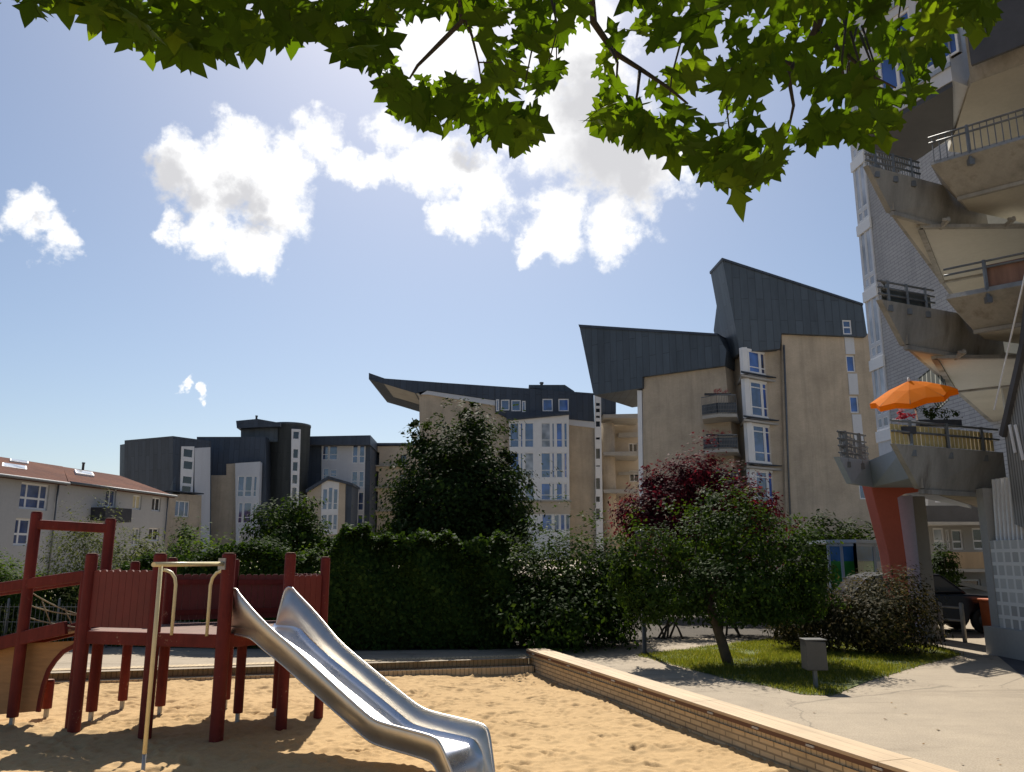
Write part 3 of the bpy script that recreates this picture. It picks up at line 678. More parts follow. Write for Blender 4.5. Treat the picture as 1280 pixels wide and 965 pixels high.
# ------------------------------------------------------------------ B: zinc block
bc = at(216, 600, 82)
PL, PB = Plane(bc.to_2d(), -50), Plane(bc.to_2d(), 26)
B = thing('zinc_block', 'dark zinc-clad flats with slanting roof edge behind the red-roofed house', 'apartment block', tuple(bc.to_2d())+(0,))
wall(B, 'zinc_side', 'zinc', PL, [(216, 545), (150, 556), (148, 700), (216, 700)], .3)
stripw = [(229, 561, 241, 572), (229, 576, 241, 587), (228, 595, 240, 605), (227, 607, 239, 615)]
wall(B, 'zinc_front', 'zinc_dark', PB, [(216, 545), (246, 549), (264, 551), (264, 700), (216, 700)], 7)
P1 = PB.shift(.06); hh = [P1.rect(*r) for r in stripw]
wall(B, 'window_strip', 'white', P1, [(227, 558), (243, 558), (241, 618), (225, 618)], .06, hh, reveal=.04)
for r in hh: window(B, P1, r, inset=.005, fw=.06, nv=(), glass='glass_dark', fd=.03)
wall(B, 'white_panel', 'panel_white', P1, [(243.5, 560), (263, 559), (262, 690), (243, 690)], .06)
P2 = PB.shift(1.1); hw = [P2.rect(219, 626, 237, 646), P2.rect(251.5, 629, 257, 642)]
wall(B, 'lower_wing', 'beige_brick', P2, [(206, 617), (252, 619), (250, 700), (203, 700)], 1.1, hw[:1]); window(B, P2, hw[0], fw=.1, nv=(.3, .7), glass='glass')
mb = MB(); q = [P2.hit(205, 616), P2.hit(253, 618)]; z = max(q[0][1], q[1][1]); mb.prism([P2.pos(q[0][0], z, .2), P2.pos(q[1][0], z, .2), P2.pos(q[1][0], z, -1.0), P2.pos(q[0][0], z, -1.0)], (0, 0, .12)); mb.build('wing_roof', 'zinc_dark', B)

# ------------------------------------------------------------------ C: stepped zinc house with pavilion and round tower
PC = Plane(at(290, 600, 90).to_2d(), 84)
Cc = thing('stepped_block', 'dark zinc flats with a rounded stair tower and a rooftop pavilion', 'apartment block', tuple(at(290, 600, 90).to_2d())+(0,))
wall(Cc, 'upper_wall', 'zinc_dark', PC, [(246, 546), (332, 546), (334, 700), (246, 700)], 8)
P1 = PC.shift(.5); wall(Cc, 'beige_wall', 'beige_brick', P1, [(263, 594), (283, 594), (283, 580), (297, 579), (296, 700), (262, 700)], .5)
P2 = PC.shift(1.3); ws = [(297, 595, 305, 621), (306, 595, 315, 621), (316.5, 595, 321, 621), (297.5, 628, 303, 654), (304, 628, 314, 654), (315.5, 629, 319.5, 654), (298, 664, 318, 685)]
hh = [P2.rect(*r) for r in ws]
wall(Cc, 'white_bay', 'panel_white', P2, [(294, 579), (325, 577), (321, 700), (295, 700)], 1.3, hh, reveal=.12)
for r in hh: window(Cc, P2, r, inset=.04, fw=.07, nv=(), nh=(.28,), glass='glass')
P3 = PC.shift(-2); wall(Cc, 'pavilion', 'zinc', P3, [(301, 532), (347, 532), (347, 552), (301, 552)], 5)
slab_px(Cc, 'pavilion_roof', 'zinc_dark', P3, [(295, 526), (322, 523.5), (350, 528.5), (350, 533), (322, 534), (296, 535)], -6, 1)
mb = MB(); mb.lathe(P3.pos(*P3.hit(320.5, 524)), [(.12, -.3), (.12, .3), (.16, .31), (.16, .42)], 8); mb.build('flue', 'steel', Cc)
tcn = at(357, 640, 95); rt = 25.5*95/1043; zt = at(357, 534, 95).z
mb = MB(); mb.lathe((tcn.x, tcn.y, 0), [(rt, -.2), (rt, zt), (rt*1.02, zt), (rt*1.02, zt+.25), (rt*.3, zt+.5)], 40); tw = mb.build('round_tower', 'zinc', Cc)
PT2 = Plane(at(370, 600, 95-rt*.93).to_2d(), 70); ws = [(366, 539, 374, 549), (366, 561, 373, 573), (365.5, 577, 372.5, 589), (365, 593, 372, 605), (364.5, 609, 371, 622)]
hh = [PT2.rect(*r) for r in ws]; wall(tw, 'tower_strip', 'white', PT2, [(364.5, 536), (376, 536.5), (373, 640), (363, 640)], .7, hh, reveal=.1)
for r in hh: window(Cc, PT2, r, inset=.03, fw=.06, nv=(), glass='glass_dark')
PD = Plane(at(420, 600, 100).to_2d(), 88)
ws = [(403, 557, 410.5, 575, {}), (411.5, 557, 422, 575, {}), (440.5, 556, 447.5, 579), (449, 556, 456, 579), (404, 585, 411, 600), (413, 587, 421, 596), (439.5, 589, 447, 609), (448.5, 589, 455, 609), (439, 615, 446, 638), (447.5, 615, 454.5, 638), (438, 643, 445, 663), (446.5, 643, 453.5, 663)]
hh = [PD.rect(*w[:4]) for w in ws]
wall(Cc, 'east_zinc', 'zinc_dark', PD, [(380, 556), (463, 556), (461, 700), (380, 700)], 8)
P4 = PD.shift(.1); hh = [P4.rect(*w[:4]) for w in ws]
wall(Cc, 'white_front', 'panel_white', P4, [(402, 556), (457, 555), (454, 690), (401, 690)], .1, hh, reveal=.08)
for r in hh: window(Cc, P4, r, inset=.02, fw=.08, nv=(), nh=(.38,), glass='glass')
slab_px(Cc, 'roof_slab', 'zinc_dark', PD, [(381, 545.5), (463, 544), (463, 556), (381, 556)], -8.5, 1.2)
PG = Plane(at(412, 620, 94).to_2d(), 88); ws = [(403, 611, 409, 637), (410, 609, 415.5, 637), (416.5, 611, 422, 637), (402.5, 643, 408.5, 662), (409.5, 643, 415, 662), (416, 643, 421.5, 662)]
hh = [PG.rect(*w) for w in ws]
wall(Cc, 'gabled_bay', 'beige_plain', PG, [(384, 611), (410, 597), (432, 604), (430, 700), (383, 700)], 5)
P5 = PG.shift(.08); hh = [P5.rect(*w) for w in ws]; wall(Cc, 'gable_glazing', 'white', P5, [(402, 600), (424, 603), (421.5, 668), (401, 668)], .08, hh, reveal=.07)
for r in hh: window(Cc, P5, r, inset=.02, fw=.06, nv=(), nh=(.3,), glass='glass')
slab_px(Cc, 'gable_roof', 'zinc_dark', PG, [(382, 612), (410, 595), (441, 604), (441, 607), (410, 599), (382, 616)], -5, .5)
slab_px(Cc, 'dark_return', 'zinc_dark', PG, [(432.5, 604), (440, 605), (437, 700), (430, 700)], -5, -.05)
# D: beige block with loggias
PDD = Plane(at(480, 600, 106).to_2d(), 90); D = thing('loggia_block', 'narrow beige flats with dark stacked loggias beside the zinc tower flats', 'apartment block', tuple(at(480, 600, 106).to_2d())+(0,))
hh = [PDD.rect(*r) for r in ((465, 565, 474, 582), (464, 589, 473, 609), (463.5, 614, 472, 638), (463, 644, 471, 668))]
h2 = [PDD.rect(*r) for r in ((500, 568, 508, 582), (499, 592, 507, 606), (498, 618, 506, 634))]
wall(D, 'wall', 'beige_plain', PDD, [(461, 558), (545, 557), (545, 700), (460, 700)], 9, hh+h2, reveal=.9)
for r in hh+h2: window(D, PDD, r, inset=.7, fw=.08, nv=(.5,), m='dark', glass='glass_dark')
for i, r in enumerate(hh):
    mb = MB(); mb.prism([PDD.pos(r[0]-.3, r[1]-.15, .7), PDD.pos(r[2]+3.6, r[1]-.15, .7), PDD.pos(r[2]+3.6, r[1]-.15, 0), PDD.pos(r[0]-.3, r[1]-.15, 0)], (0, 0, .15)); mb.build('balcony_slab', 'slab', D)
mb = MB(); zt = PDD.hit(480, 557)[1]; mb.prism([PDD.pos(PDD.hit(461, 557)[0], zt, .4), PDD.pos(PDD.hit(545, 557)[0], zt, .4), PDD.pos(PDD.hit(545, 557)[0], zt, -9), PDD.pos(PDD.hit(461, 557)[0], zt, -9)], (0, 0, .3)); mb.build('roof_edge', 'zinc_dark', D)

# ------------------------------------------------------------------ E: central flats under the sweeping roof
PE = Plane(at(640, 600, 75).to_2d(), 90); E = thing('sweeping_roof_block', 'beige flats with a white glazed bay under a long upswept zinc roof', 'apartment block', tuple(at(640, 600, 75).to_2d())+(0,))
wall(E, 'wall', 'beige_brick', PE, [(524, 494), (534, 489), (619, 501), (637, 520), (637, 700), (526, 700)], 10)
wall(E, 'right_wall', 'beige_brick', PE, [(711, 530), (745, 533), (747, 700), (711, 700)], 10)
zw = [(620, 499, 624, 514), (626, 499.5, 637, 513), (639, 500, 651, 514), (652.5, 501, 657, 515), (678, 498.5, 691, 514), (698, 498.5, 711, 514)]
hh = [PE.rect(*r, .3) for r in zw]
RP = [(461, 466), (481, 473), (548, 478), (661, 485.5), (742, 491.5), (743, 527), (711, 524), (637, 524), (619, 515), (619, 500), (534, 487.5), (520, 491.5), (480, 479.5), (461, 474)]
wall(E, 'zinc_roof', 'zinc_dark', PE, RP, 11.5, hh, off=.3)
for r in hh: window(E, PE, r, off=.3, inset=.03, fw=.1, nv=(), glass='glass_blue' if r[0] > hh[3][2] else 'glass')
slab_px(E, 'cornice', 'panel_white', PE, [(526, 493), (534, 488.2), (619, 500.5), (619, 507), (535, 493)], 0, .22)
slab_px(E, 'soffit_band', 'grey_conc', PE, [(480, 480), (521, 492), (526, 495), (524, 492), (482, 478)], -6, .2)
slab_px(E, 'roof_lantern', 'zinc', PE, [(661, 484), (661, 481), (706, 481), (718, 489), (718, 492)], -4, -.5)
mb = MB(); mb.lathe(PE.pos(*PE.hit(678, 482), -2), [(.14, -.3), (.14, .6), (.2, .61), (.2, .75)], 8); mb.build('flue', 'steel', E)
side = Plane(PE.pos(PE.hit(524, 600)[0], 0).to_2d(), 10)
PBY = PE.shift(1.4)
bw = []
for (y0, y1) in ((528.5, 559), (566, 597), (604, 625)):
    for (x0, x1) in ((637.5, 648.5), (650.5, 653.5), (656, 667), (676.5, 688), (690, 693), (695.5, 703), (705, 709)): bw.append((x0, y0, x1, y1))
bw += [(677.5, 643, 690, 663), (692.5, 643, 699, 663), (700.5, 643, 706, 663), (707, 643, 712, 663)]
hh = [PBY.rect(*r) for r in bw]
wall(E, 'white_bay', 'white', PBY, [(636, 523), (711, 516.5), (712.5, 700), (640, 700)], 1.6, hh, reveal=.15)
for k, r in enumerate(hh): window(E, PBY, r, inset=.06, fw=.055, nv=(), nh=(.3,) if (r[3]-r[1]) > 1.5 else (), glass=('glass', 'glass_blue', 'glass', 'glass_pale', 'glass', 'glass_blue')[k % 6] if k != 21 else 'glass_blue')
slab_px(E, 'bay_roof', 'zinc_dark', PBY, [(633, 523), (712, 515.5), (712, 518), (634, 525.5)], -1.6, .25)
slab_px(E, 'bay_band', 'beige_plain', PBY, [(640, 627), (713, 626.5), (713, 642), (640, 642)], 0, .12)
slab_px(E, 'bay_sill', 'slab', PBY, [(639, 624.8), (714.5, 624.8), (714.5, 626.8), (639, 626.8)], 0, .3)
slab_px(E, 'wall_cornice', 'panel_white', PE, [(711, 524), (744, 527), (744, 535), (711, 531)], 0, .2)
st = PE.shift(.25); ws = [(744.3, y0, 750.5, y1) for y0, y1 in ((503, 508), (510, 516), (519, 523), (526, 534), (546, 550), (560, 574), (581, 584), (597, 612), (620, 628), (635, 650))]
hh = [st.rect(*r) for r in ws]; wall(E, 'stair_strip', 'white', st, [(743, 494), (751, 494), (754.5, 700), (746, 700)], .25, hh, reveal=.06)
for r in hh: window(E, st, r, inset=.01, fw=.05, nv=(), glass='glass_dark')
PE3 = PE.shift(-4); wall(E, 'recessed_wall', 'beige_plain', PE3, [(752, 532), (800, 526), (803, 700), (752, 700)], 6, [PE3.rect(*r) for r in ((786, 554, 797, 565), (787, 588, 799, 602))], reveal=.2)
for r in ((786, 554, 797, 565), (787, 588, 799, 602)): window(E, PE3, PE3.rect(*r), fw=.08, nv=(.5,), glass='glass_dark')
slab_px(E, 'zinc_return', 'zinc_dark', PE, [(751.5, 491), (770, 497), (770, 517), (752, 518)], -6, -.5)
mb = MB(); c = PE.pos(PE.hit(762, 600)[0], 0, -1.5); mb.lathe(c, [(.75, 0), (.75, at(762, 530, 76.5).z)], 24); mb.build('round_corner', 'beige_brick', E)
for y in (517, 564, 611):
    slab_px(E, 'balcony_slab', 'slab', PE, [(754, y+1), (801, y), (802, y+6), (755, y+5)], -3.9, 0)
for y in (553, 600):
    slab_px(E, 'balcony_front', 'slab', PE, [(773, y-12 if y == 553 else y-10), (801, y-13 if y == 553 else y-11), (801, y-7), (773, y-6)], -3.5, -3.35)

# ------------------------------------------------------------------ F: large beige flats with pointed zinc sails
PF = Plane(at(977, 600, 56).to_2d(), 86); PW = Plane(at(905, 600, 57.0).to_2d(), -54.5)
FB = thing('pointed_roof_block', 'tall beige brick flats crowned by two pointed dark zinc sails', 'apartment block', tuple(at(977, 600, 56).to_2d())+(0,))
cw = [(1053.5, 400, 1064.5, 418), (1058, 444, 1069, 465), (1062.5, 495, 1073.5, 516), (1074, 599, 1088, 624)]
hh = [PF.rect(*r) for r in cw]
wall(FB, 'wall', 'beige_brick', PF, [(977, 414), (1082, 417), (1170, 420), (1185, 760), (985, 760)], 11, hh[1:])
for r in hh[1:]: window(FB, PF, r, fw=.09, nv=(), inset=.08, glass='glass_blue' if r is not hh[3] else 'glass')
Pp_ = PF.shift(.03)
def strip(y0, y1, xa, xb): slab_px(FB, 'white_panel', 'panel_white', PF, [(xa, y0), (xa+11.5, y0), (xb+11.5, y1), (xb, y1)], 0, .05)
strip(421, 442.5, 1055.5, 1057.5); strip(467, 493, 1060, 1062); strip(518, 560, 1065, 1069)
wall(FB, 'stair_wall', 'beige_brick', PF, [(928, 438), (977.5, 438), (985.5, 760), (945, 760)], 9, off=-.35)
mb = MB(); mb.tube([PF.pos(*PF.hit(979, 432), .12), PF.pos(*PF.hit(989, 700), .12)], .07, 8); mb.build('downpipe', 'steel', FB)
hs_ = [PF.rect(*cw[0], .35)]
wall(FB, 'tall_sail', 'zinc', PF, [(903, 323.5), (1078, 380), (1084, 418.5), (1082, 421), (977, 416.5), (975, 436), (925, 440.5)], 2.8, hs_, off=.35)
window(FB, PF, hs_[0], off=.35, inset=.05, fw=.09, nv=(), nh=(.5,), glass='glass')
slab_px(FB, 'sail_coping', 'zinc_dark', PF, [(902.5, 322), (1079, 379), (1079, 381.5), (903, 325)], -2.5, .45)
# left return of the tall sail, leaning back to the valley
a = PF.pos(*PF.hit(903, 323.5, .35), .35); b = PF.pos(*PF.hit(925, 440.5, .35), .35); c_ = at(892, 413.5, 60); d_ = at(899, 437, 60)
mb = MB(); mb.prism([a, b, d_, c_], (.35, .25, 0)); mb.build('sail_return', 'zinc', FB)
# rear mass of the building so it is solid
zr = PF.hit(977, 414)[1]
# glazed corner bays with slabs between the storeys
c0 = at(930, 467, 55); fd_, sd_ = Vector((.83, .56, 0)).normalized(), Vector((.17, .985, 0)).normalized(); c0.z = 0
def mkplane(p, t):
    q = Plane(p.to_2d(), 0); q.t = t; n = Vector((t.y, -t.x, 0)); q.n = n if n.dot(Vector((-p.x, -p.y, 0))) > 0 else -n; return q
pfr, psd = mkplane(c0, fd_), mkplane(c0, sd_); psd.n = Vector((-sd_.y, sd_.x, 0))
zS = [at(930, 467, 55).z, at(935, 522, 55).z, at(939.5, 580, 55).z]; zS.append(zS[2]-2.95); zTop = at(925, 434, 55).z
for k in range(4):
    lo = zS[k] if k < 3 else zS[3]; hi = (zTop if k == 0 else zS[k-1]-.31)
    if k == 3: lo = zS[3]
    hh = [(.12, lo+.22, .52, hi-.14), (.62, lo+.22, 1.75, hi-.14), (1.85, lo+.22, 2.35, hi-.14)]
    if k == 2: hh = hh[1:]
    wall(FB, 'bay', 'white', pfr, [(0, lo), (2.45, lo), (2.45, hi), (0, hi)], .3, hh, px=False, reveal=.1)
    wall(FB, 'bay_pier', 'beige_plain', pfr, [(2.45, lo), (3.6, lo), (3.6, hi), (2.45, hi)], .3, (), px=False, off=-.04)
    for n_, r in enumerate(hh): window(FB, pfr, r, inset=.03, fw=.07, nv=(), nh=(.26, .84) if k else (.26,), glass=('glass', 'glass_blue', 'glass', 'glass_blue')[(n_+k) % 4])
    hs2 = [(.15+i_*1.15, lo+.22, 1.15+i_*1.15, hi-.14) for i_ in range(4)]
    wall(FB, 'bay_side', 'white', psd, [(0.02, lo), (4.9, lo), (4.9, hi), (0.02, hi)], .3, hs2, px=False, reveal=.1)
    for r in hs2: window(FB, psd, r, inset=.03, fw=.08, nv=(), nh=(.3,), glass='glass_pale')
    if k < 3:
        q = [c0-fd_*.35-sd_*.45, c0+fd_*3.6-sd_*.45, c0+fd_*3.6+sd_*1.5, c0+sd_*5-fd_*.3]
        mb = MB(); mb.prism([Vector((p.x, p.y, lo-.17)) for p in q], (0, 0, -.14)); mb.build('bay_slab', 'slab', FB)
        mb = MB(); mb.prism([Vector((p.x, p.y, lo-.012)) for p in (q[0]-fd_*.04-sd_*.04, q[1]-sd_*.04, q[1]+sd_*.3, q[0]+sd_*.3)], (0, 0, .07)); mb.build('slab_flashing', 'zinc_dark', FB)
# left wing
wall(FB, 'wing_wall', 'beige_brick', PW, [(803, 469), (906, 455), (930, 700), (806, 720)], 9)
sp2 = [(724, 407), (897, 418), (908, 438), (906, 457), (803, 471), (803, 485), (742, 494)]
wall(FB, 'wing_sail', 'zinc', PW, sp2, 6.5, off=.3)
slab_px(FB, 'wing_coping', 'zinc_dark', PW, [(723, 405.5), (897, 416.8), (897, 419.5), (724, 409)], -6.6, .42)
slab_px(FB, 'corner_strip', 'white', PW, [(796.5, 488), (802, 488), (805, 690), (800, 690)], -3, .02)
pw2 = PW.shift(.03)
# loggia balconies between wing and bays
for (pts, rail, idx) in (([(878, 522), (921, 515)], [(877, 497), (921, 486)], 0), ([(880, 566), (922, 558)], [(879, 546), (922, 536)], 1), ([(882, 610), (924, 603)], [(881, 592), (924, 584)], 2)):
    a = at(*pts[0], 55.6); b = at(*pts[1], 54.6); z = (a.z+b.z)/2; ra_ = at(*rail[0], 55.6).z
    back0, back1 = a+Vector((1.2, 4.5, 0)), b+Vector((1.2, 3.5, 0)); mid = (a+b)/2+Vector((-.25, -.45, 0))
    q = [Vector((p.x, p.y, z)) for p in (a, mid, b, back1, back0)]
    mb = MB(); mb.prism(q, (0, 0, -.22)); bl = mb.build('balcony', 'slab', FB)
    mb = MB(); zr_ = max(z+.95, ra_)
    for p, q_ in zip(q[:2], q[1:3]):
        mb.bar(Vector((p.x, p.y, zr_)), Vector((q_.x, q_.y, zr_)), .06)
        for t in range(13):
            e = p.lerp(q_, t/12); mb.bar(e, Vector((e.x, e.y, zr_)), .025)
        for hz in (.3, .6): mb.bar(p+Vector((0, 0, hz)), q_+Vector((0, 0, hz)), .03)
    mb.build('railing', 'steel', bl)
    mb = MB(); mb.prism([Vector((p.x, p.y, z+.12))+Vector((.05, .1, 0)) for p in (a, mid, b)]+[b+Vector((.05, .2, z+.12-b.z)), mid+Vector((.05, .2, z+.12-mid.z)), a+Vector((.05, .2, z+.12-a.z))], (0, 0, .66)); mb.build('balcony_screen', 'zinc_dark', bl)
# dark glazing behind the loggias
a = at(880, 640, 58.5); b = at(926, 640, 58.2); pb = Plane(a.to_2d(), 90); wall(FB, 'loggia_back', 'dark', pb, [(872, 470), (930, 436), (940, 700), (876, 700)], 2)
# ------------------------------------------------------------------ G: right-hand tower with concrete balconies
gF = Vector((14.05, 31, 0)); gd = Vector((.0906, -.9959, 0)).normalized()
PGW = Plane(gF.to_2d(), 0); PGW.t = gd; PGW.n = Vector((-.9959, -.0906, 0)).normalized()
G = thing('balcony_tower', 'tall grey brick flats on the right with angular stained concrete balconies', 'apartment block', (14, 24, 0))
wu = []
for k in range(9):
    z0 = 4.05+k*2.8
    for a_, b_ in ((.12, .42), (.5, .84)):
        if k == 0: continue
        wu.append((a_, z0+.55, b_, z0+2.35)); wu.append((a_, z0+.05, b_, z0+.42))
wall(G, 'brick_wall', 'grey_brick', PGW, [(0, 4.35), (6.3, 4.35), (6.3, 3.3), (20, 3.3), (20, 30), (0, 30)], 9, [PGW.rect(1153, 295, 1165, 322)], px=False)
window(G, PGW, PGW.rect(1153, 295, 1165, 322), fw=.08, nv=(), glass='glass_dark')
P1 = PGW.shift(.05); wall(G, 'window_strip', 'panel_white', P1, [(.02, 4.36), (.95, 4.36), (.95, 30), (.02, 30)], .05, wu, px=False, reveal=.045)
for r in wu: window(G, P1, r, inset=.012, fw=.035, nv=(), glass='glass_pale', fd=.02)  # pale panes: the grazing sky reflection is put into the glass colour
for k in range(9):
    z0 = 3.98+k*2.8+2.5; mb = MB(); mb.prism([P1.pos(-.03, z0-.12, .05), P1.pos(.99, z0-.12, .05), P1.pos(.99, z0+.3, .05), P1.pos(-.03, z0+.3, .05)], -P1.n*.08); mb.build('strip_band', 'white', G)
wall(G, 'ground_floor_wall', 'grey_conc', PGW, [(11, .2), (30, .2), (30, 3.31), (11, 3.31)], 7, px=False, off=-1.0)
# balconies: flared concrete parapets round an angular plan
Y3 = lambda p, z: Vector((p[0], p[1], z))
wallX = lambda Yv: gF.x + (31-Yv)*.091
def flared(name, m, tops, bots, zt, zb, th=.13, root=None):
    mb = MB()
    for i in range(len(tops)-1):
        a, b, c, d = Y3(tops[i], zt), Y3(tops[i+1], zt), Y3(bots[i+1], zb), Y3(bots[i], zb)
        n = (b-a).cross(d-a).normalized(); n = n if n.dot(Vector((a.x, a.y, 0))) > 0 else -n
        mb.prism([a, b, c, d], n*th)
    return mb.build(name, m, root)
def railing(root, pts, zt, h=.42, posts=3, rails=(.42, .22), out=None, vert=0):
    mb = MB()
    for a, b in zip(pts, pts[1:]):
        a, b = Vector((*a, 0)), Vector((*b, 0))
        for r_ in rails: mb.tube([a+Vector((0, 0, zt+r_)), b+Vector((0, 0, zt+r_))], .022, 8)
        d = (b-a).normalized()
        for i in range(posts):
            e = a.lerp(b, (i+.5)/posts); mb.bar(e+Vector((0, 0, zt-.16)), e+Vector((0, 0, zt+h+.03)), .05, .05)
            e2 = e-Vector((-d.y, d.x, 0)); mb.box(e+Vector((0, 0, zt-.14)), (.10, .10, .12))
        for i in range(vert):
            e = a.lerp(b, (i+.5)/vert); mb.bar(e+Vector((0, 0, zt+.02)), e+Vector((0, 0, zt+h)), .014, .014)
    return mb.build('railing', 'steel', root)
Atop, Abot = (7.1, 15.0), (7.68, 15.42); Btop, Bbot = (8.55, 15.25), (8.85, 15.72); Ctop, Cbot = (11.3, 12.75), (11.6, 13.3)
WL = (14.4, 24.6)
STEP = 2.8
A2 = (10.2, 16.4); A2b = (10.5, 16.85); B2t, B2b_ = (8.36, 15.02), (9.05, 15.42); C2t, C2b = (11.5, 12.3), (12.0, 12.9)
def slab_with(bal, poly, z, th, name='soffit', m='soffit'):
    mb = MB(); mb.prism([Y3(p, z) for p in poly], (0, 0, th)); return mb.build(name, m, bal)
def balcony(level, near=True):
    zt = 4.09+STEP*level; zb = zt-.80
    bal = flared('balcony', 'concrete', [Atop, A2 if near else (9.8, 16.2)], [Abot, A2b if near else (10.05, 16.62)], zt, zb, root=G)
    e1 = (13.6, 17.9) if near else (wallX(15.5)+.2, 15.5)
    slab_with(bal, [Abot, A2b if near else (10.05, 16.62), e1, (wallX(24.6)+.1, 24.6)], zb+.004, .22)
    mb = MB(); a, b = Y3(Abot, zb+.06), Y3((wallX(24.6), 24.6), zb+.06); mb.bar(a+Vector((0, 0, .06)), b+Vector((0, 0, .06)), .12, .2); mb.build('slab_edge', 'concrete', bal)
    mb = MB(); a, b = Y3(Abot, zb-.045), Y3(A2b if near else (10.05, 16.62), zb-.045); mb.bar(a, b, .09, .085); mb.build('drip_edge', 'concrete', bal)
    if near:
        z2 = zt-.50
        flared('near_parapet', 'concrete', [B2t, C2t], [B2b_, C2b], zt+.01, z2, root=bal)
        mb = MB(); mb.prism([Y3(B2t, zt+.008), Y3(B2b_, z2), Y3((9.6, 16.05), z2), Y3((9.0, 15.85), zt+.008)], (.06, .03, 0)); mb.build('parapet_end', 'concrete', bal)
        slab_with(bal, [B2b_, C2b, (14.5, 15.5), (13.4, 17.6), (9.6, 16.05)], z2+.004, .2)
        mb = MB(); mb.bar(Y3(B2b_, z2-.035), Y3(C2b, z2-.035), .09, .07); mb.build('drip_edge', 'concrete', bal)
    return bal, zt, zb
def screen(bal, zb, dx=0):
    # framed panel hung just under the soffit above, on two hooks
    q = [Vector((8.5+dx, 15.95, 0)), Vector((10.75+dx, 19.4, 0)), Vector((13.0+dx, 17.6, 0)), Vector((10.3+dx, 15.15, 0))]
    q[3] = Vector((10.7+dx, 15.9, 0))
    z = zb-.10; mb = MB(); mb.prism([p+Vector((0, 0, z)) for p in q], (0, 0, .03)); pn = mb.build('soffit_panel', 'panel_beige', bal)
    mb = MB()
    for a, b in zip(q, q[1:]+q[:1]): mb.bar(a+Vector((0, 0, z-.01)), b+Vector((0, 0, z-.01)), .11, .07)
    mb.build('panel_frame', 'concrete', pn)
    mb = MB()
    for t in (.2, .8):
        e = q[0].lerp(q[3], t); mb.bar(e+Vector((0, -.32, z+.03)), e+Vector((0, .04, z-.02)), .05, .09); mb.bar(e+Vector((-.12, -.3, z+.02)), e+Vector((.03, -.3, z+.02)), .05, .05)
    mb.build('hooks', 'concrete', pn)
M['panel_beige'] = worn('panel_beige', (.47, .46, .415), .06, .8)
b1, z1t, z1b = balcony(0, False)
b2, z2t, z2b = balcony(1); screen(b2, z2b)
b3, z3t, z3b = balcony(2); screen(b3, z3b)
z4t = 4.09+3*STEP; z4b = z4t-.8
b4 = flared('balcony', 'concrete', [(9.3, 14.9), C2t], [(9.55, 15.3), C2b], z4t, z4b, root=G)
slab_with(b4, [(9.55, 15.3), C2b, (14.5, 15.5), (14.6, 19), (10.6, 18.2)], z4b+.004, .2)
# railings
def off_(p, q, d):                                 # shift outwards a little
    v = (Vector(q)-Vector(p)); n = Vector((v.y, -v.x)).normalized(); n = n if n.y < 0 else -n
    return tuple(Vector(p)+n*d), tuple(Vector(q)+n*d)
r1 = off_(Atop, (9.8, 16.2), -.06); railing(b1, r1, z1t, .46, 3, (.46, .26))
a, b = Vector((*r1[0], 0)), Vector((*r1[1], 0)); mb = MB()
M['slat_wood'] = worn('slat_wood', (.52, .40, .17), .2, 4)
for i in range(26):
    t0, t1 = i/26+.004, (i+1)/26-.004
    if i > 24: continue
    p, q = a.lerp(b, t0), a.lerp(b, t1); mb.prism([p+Vector((0, .05, z1t+.03)), q+Vector((0, .05, z1t+.03)), q+Vector((0, .05, z1t+.40)), p+Vector((0, .05, z1t+.40))], (0, .02, 0))
fen = mb.build('slat_screen', 'slat_wood', b1)
for bal, zt in ((b2, z2t), (b3, z3t)):
    s1 = off_(Atop, (8.5, 15.62), -.05); s2 = off_(B2t, C2t, -.05)
    railing(bal, s1, zt, .40, 3, (.40, .27, .14), vert=0 if bal is b2 else 22); railing(bal, s2, zt, .62, 3, (.62, .5), vert=34 if bal is b3 else 0)
    # return railing along the open left side
    a2 = Vector(Atop); b2_ = a2+Vector((.6, .8))*2.4; railing(bal, [tuple(a2+Vector((.05, .05))), tuple(b2_)], zt, .40, 4, (.40, .27, .14))
M['reed'] = worn('reed_screen', (.19, .105, .075), .35, 6, streak=True)
M['cloth_dark'] = worn('dark_mesh', (.06, .07, .07), .3, 6)
s2 = off_(B2t, C2t, -.12); p, q = Vector((*s2[0], 0)), Vector((*s2[1], 0)); p = p.lerp(q, .16)
mb = MB(); mb.prism([p+Vector((0, 0, z2t+.02)), q+Vector((0, 0, z2t+.02)), q+Vector((0, 0, z2t+.58)), p+Vector((0, 0, z2t+.56))], (.02, .03, 0)); mb.build('reed_screen', 'reed', b2)
s1 = off_(Atop, (8.5, 15.62), -.14); p, q = Vector((*s1[0], 0)), Vector((*s1[1], 0)); p = p.lerp(q, .12)
mb = MB(); mb.prism([p+Vector((0, 0, z2t+.02)), q+Vector((0, 0, z2t+.02)), q+Vector((0, 0, z2t+.34)), p+Vector((0, 0, z2t+.34))], (.0, .03, 0)); mb.build('mesh_screen', 'cloth_dark', b2)
M['fascia_dark'] = worn('fascia_dark', (.055, .055, .06), .25, 1.5, .6)
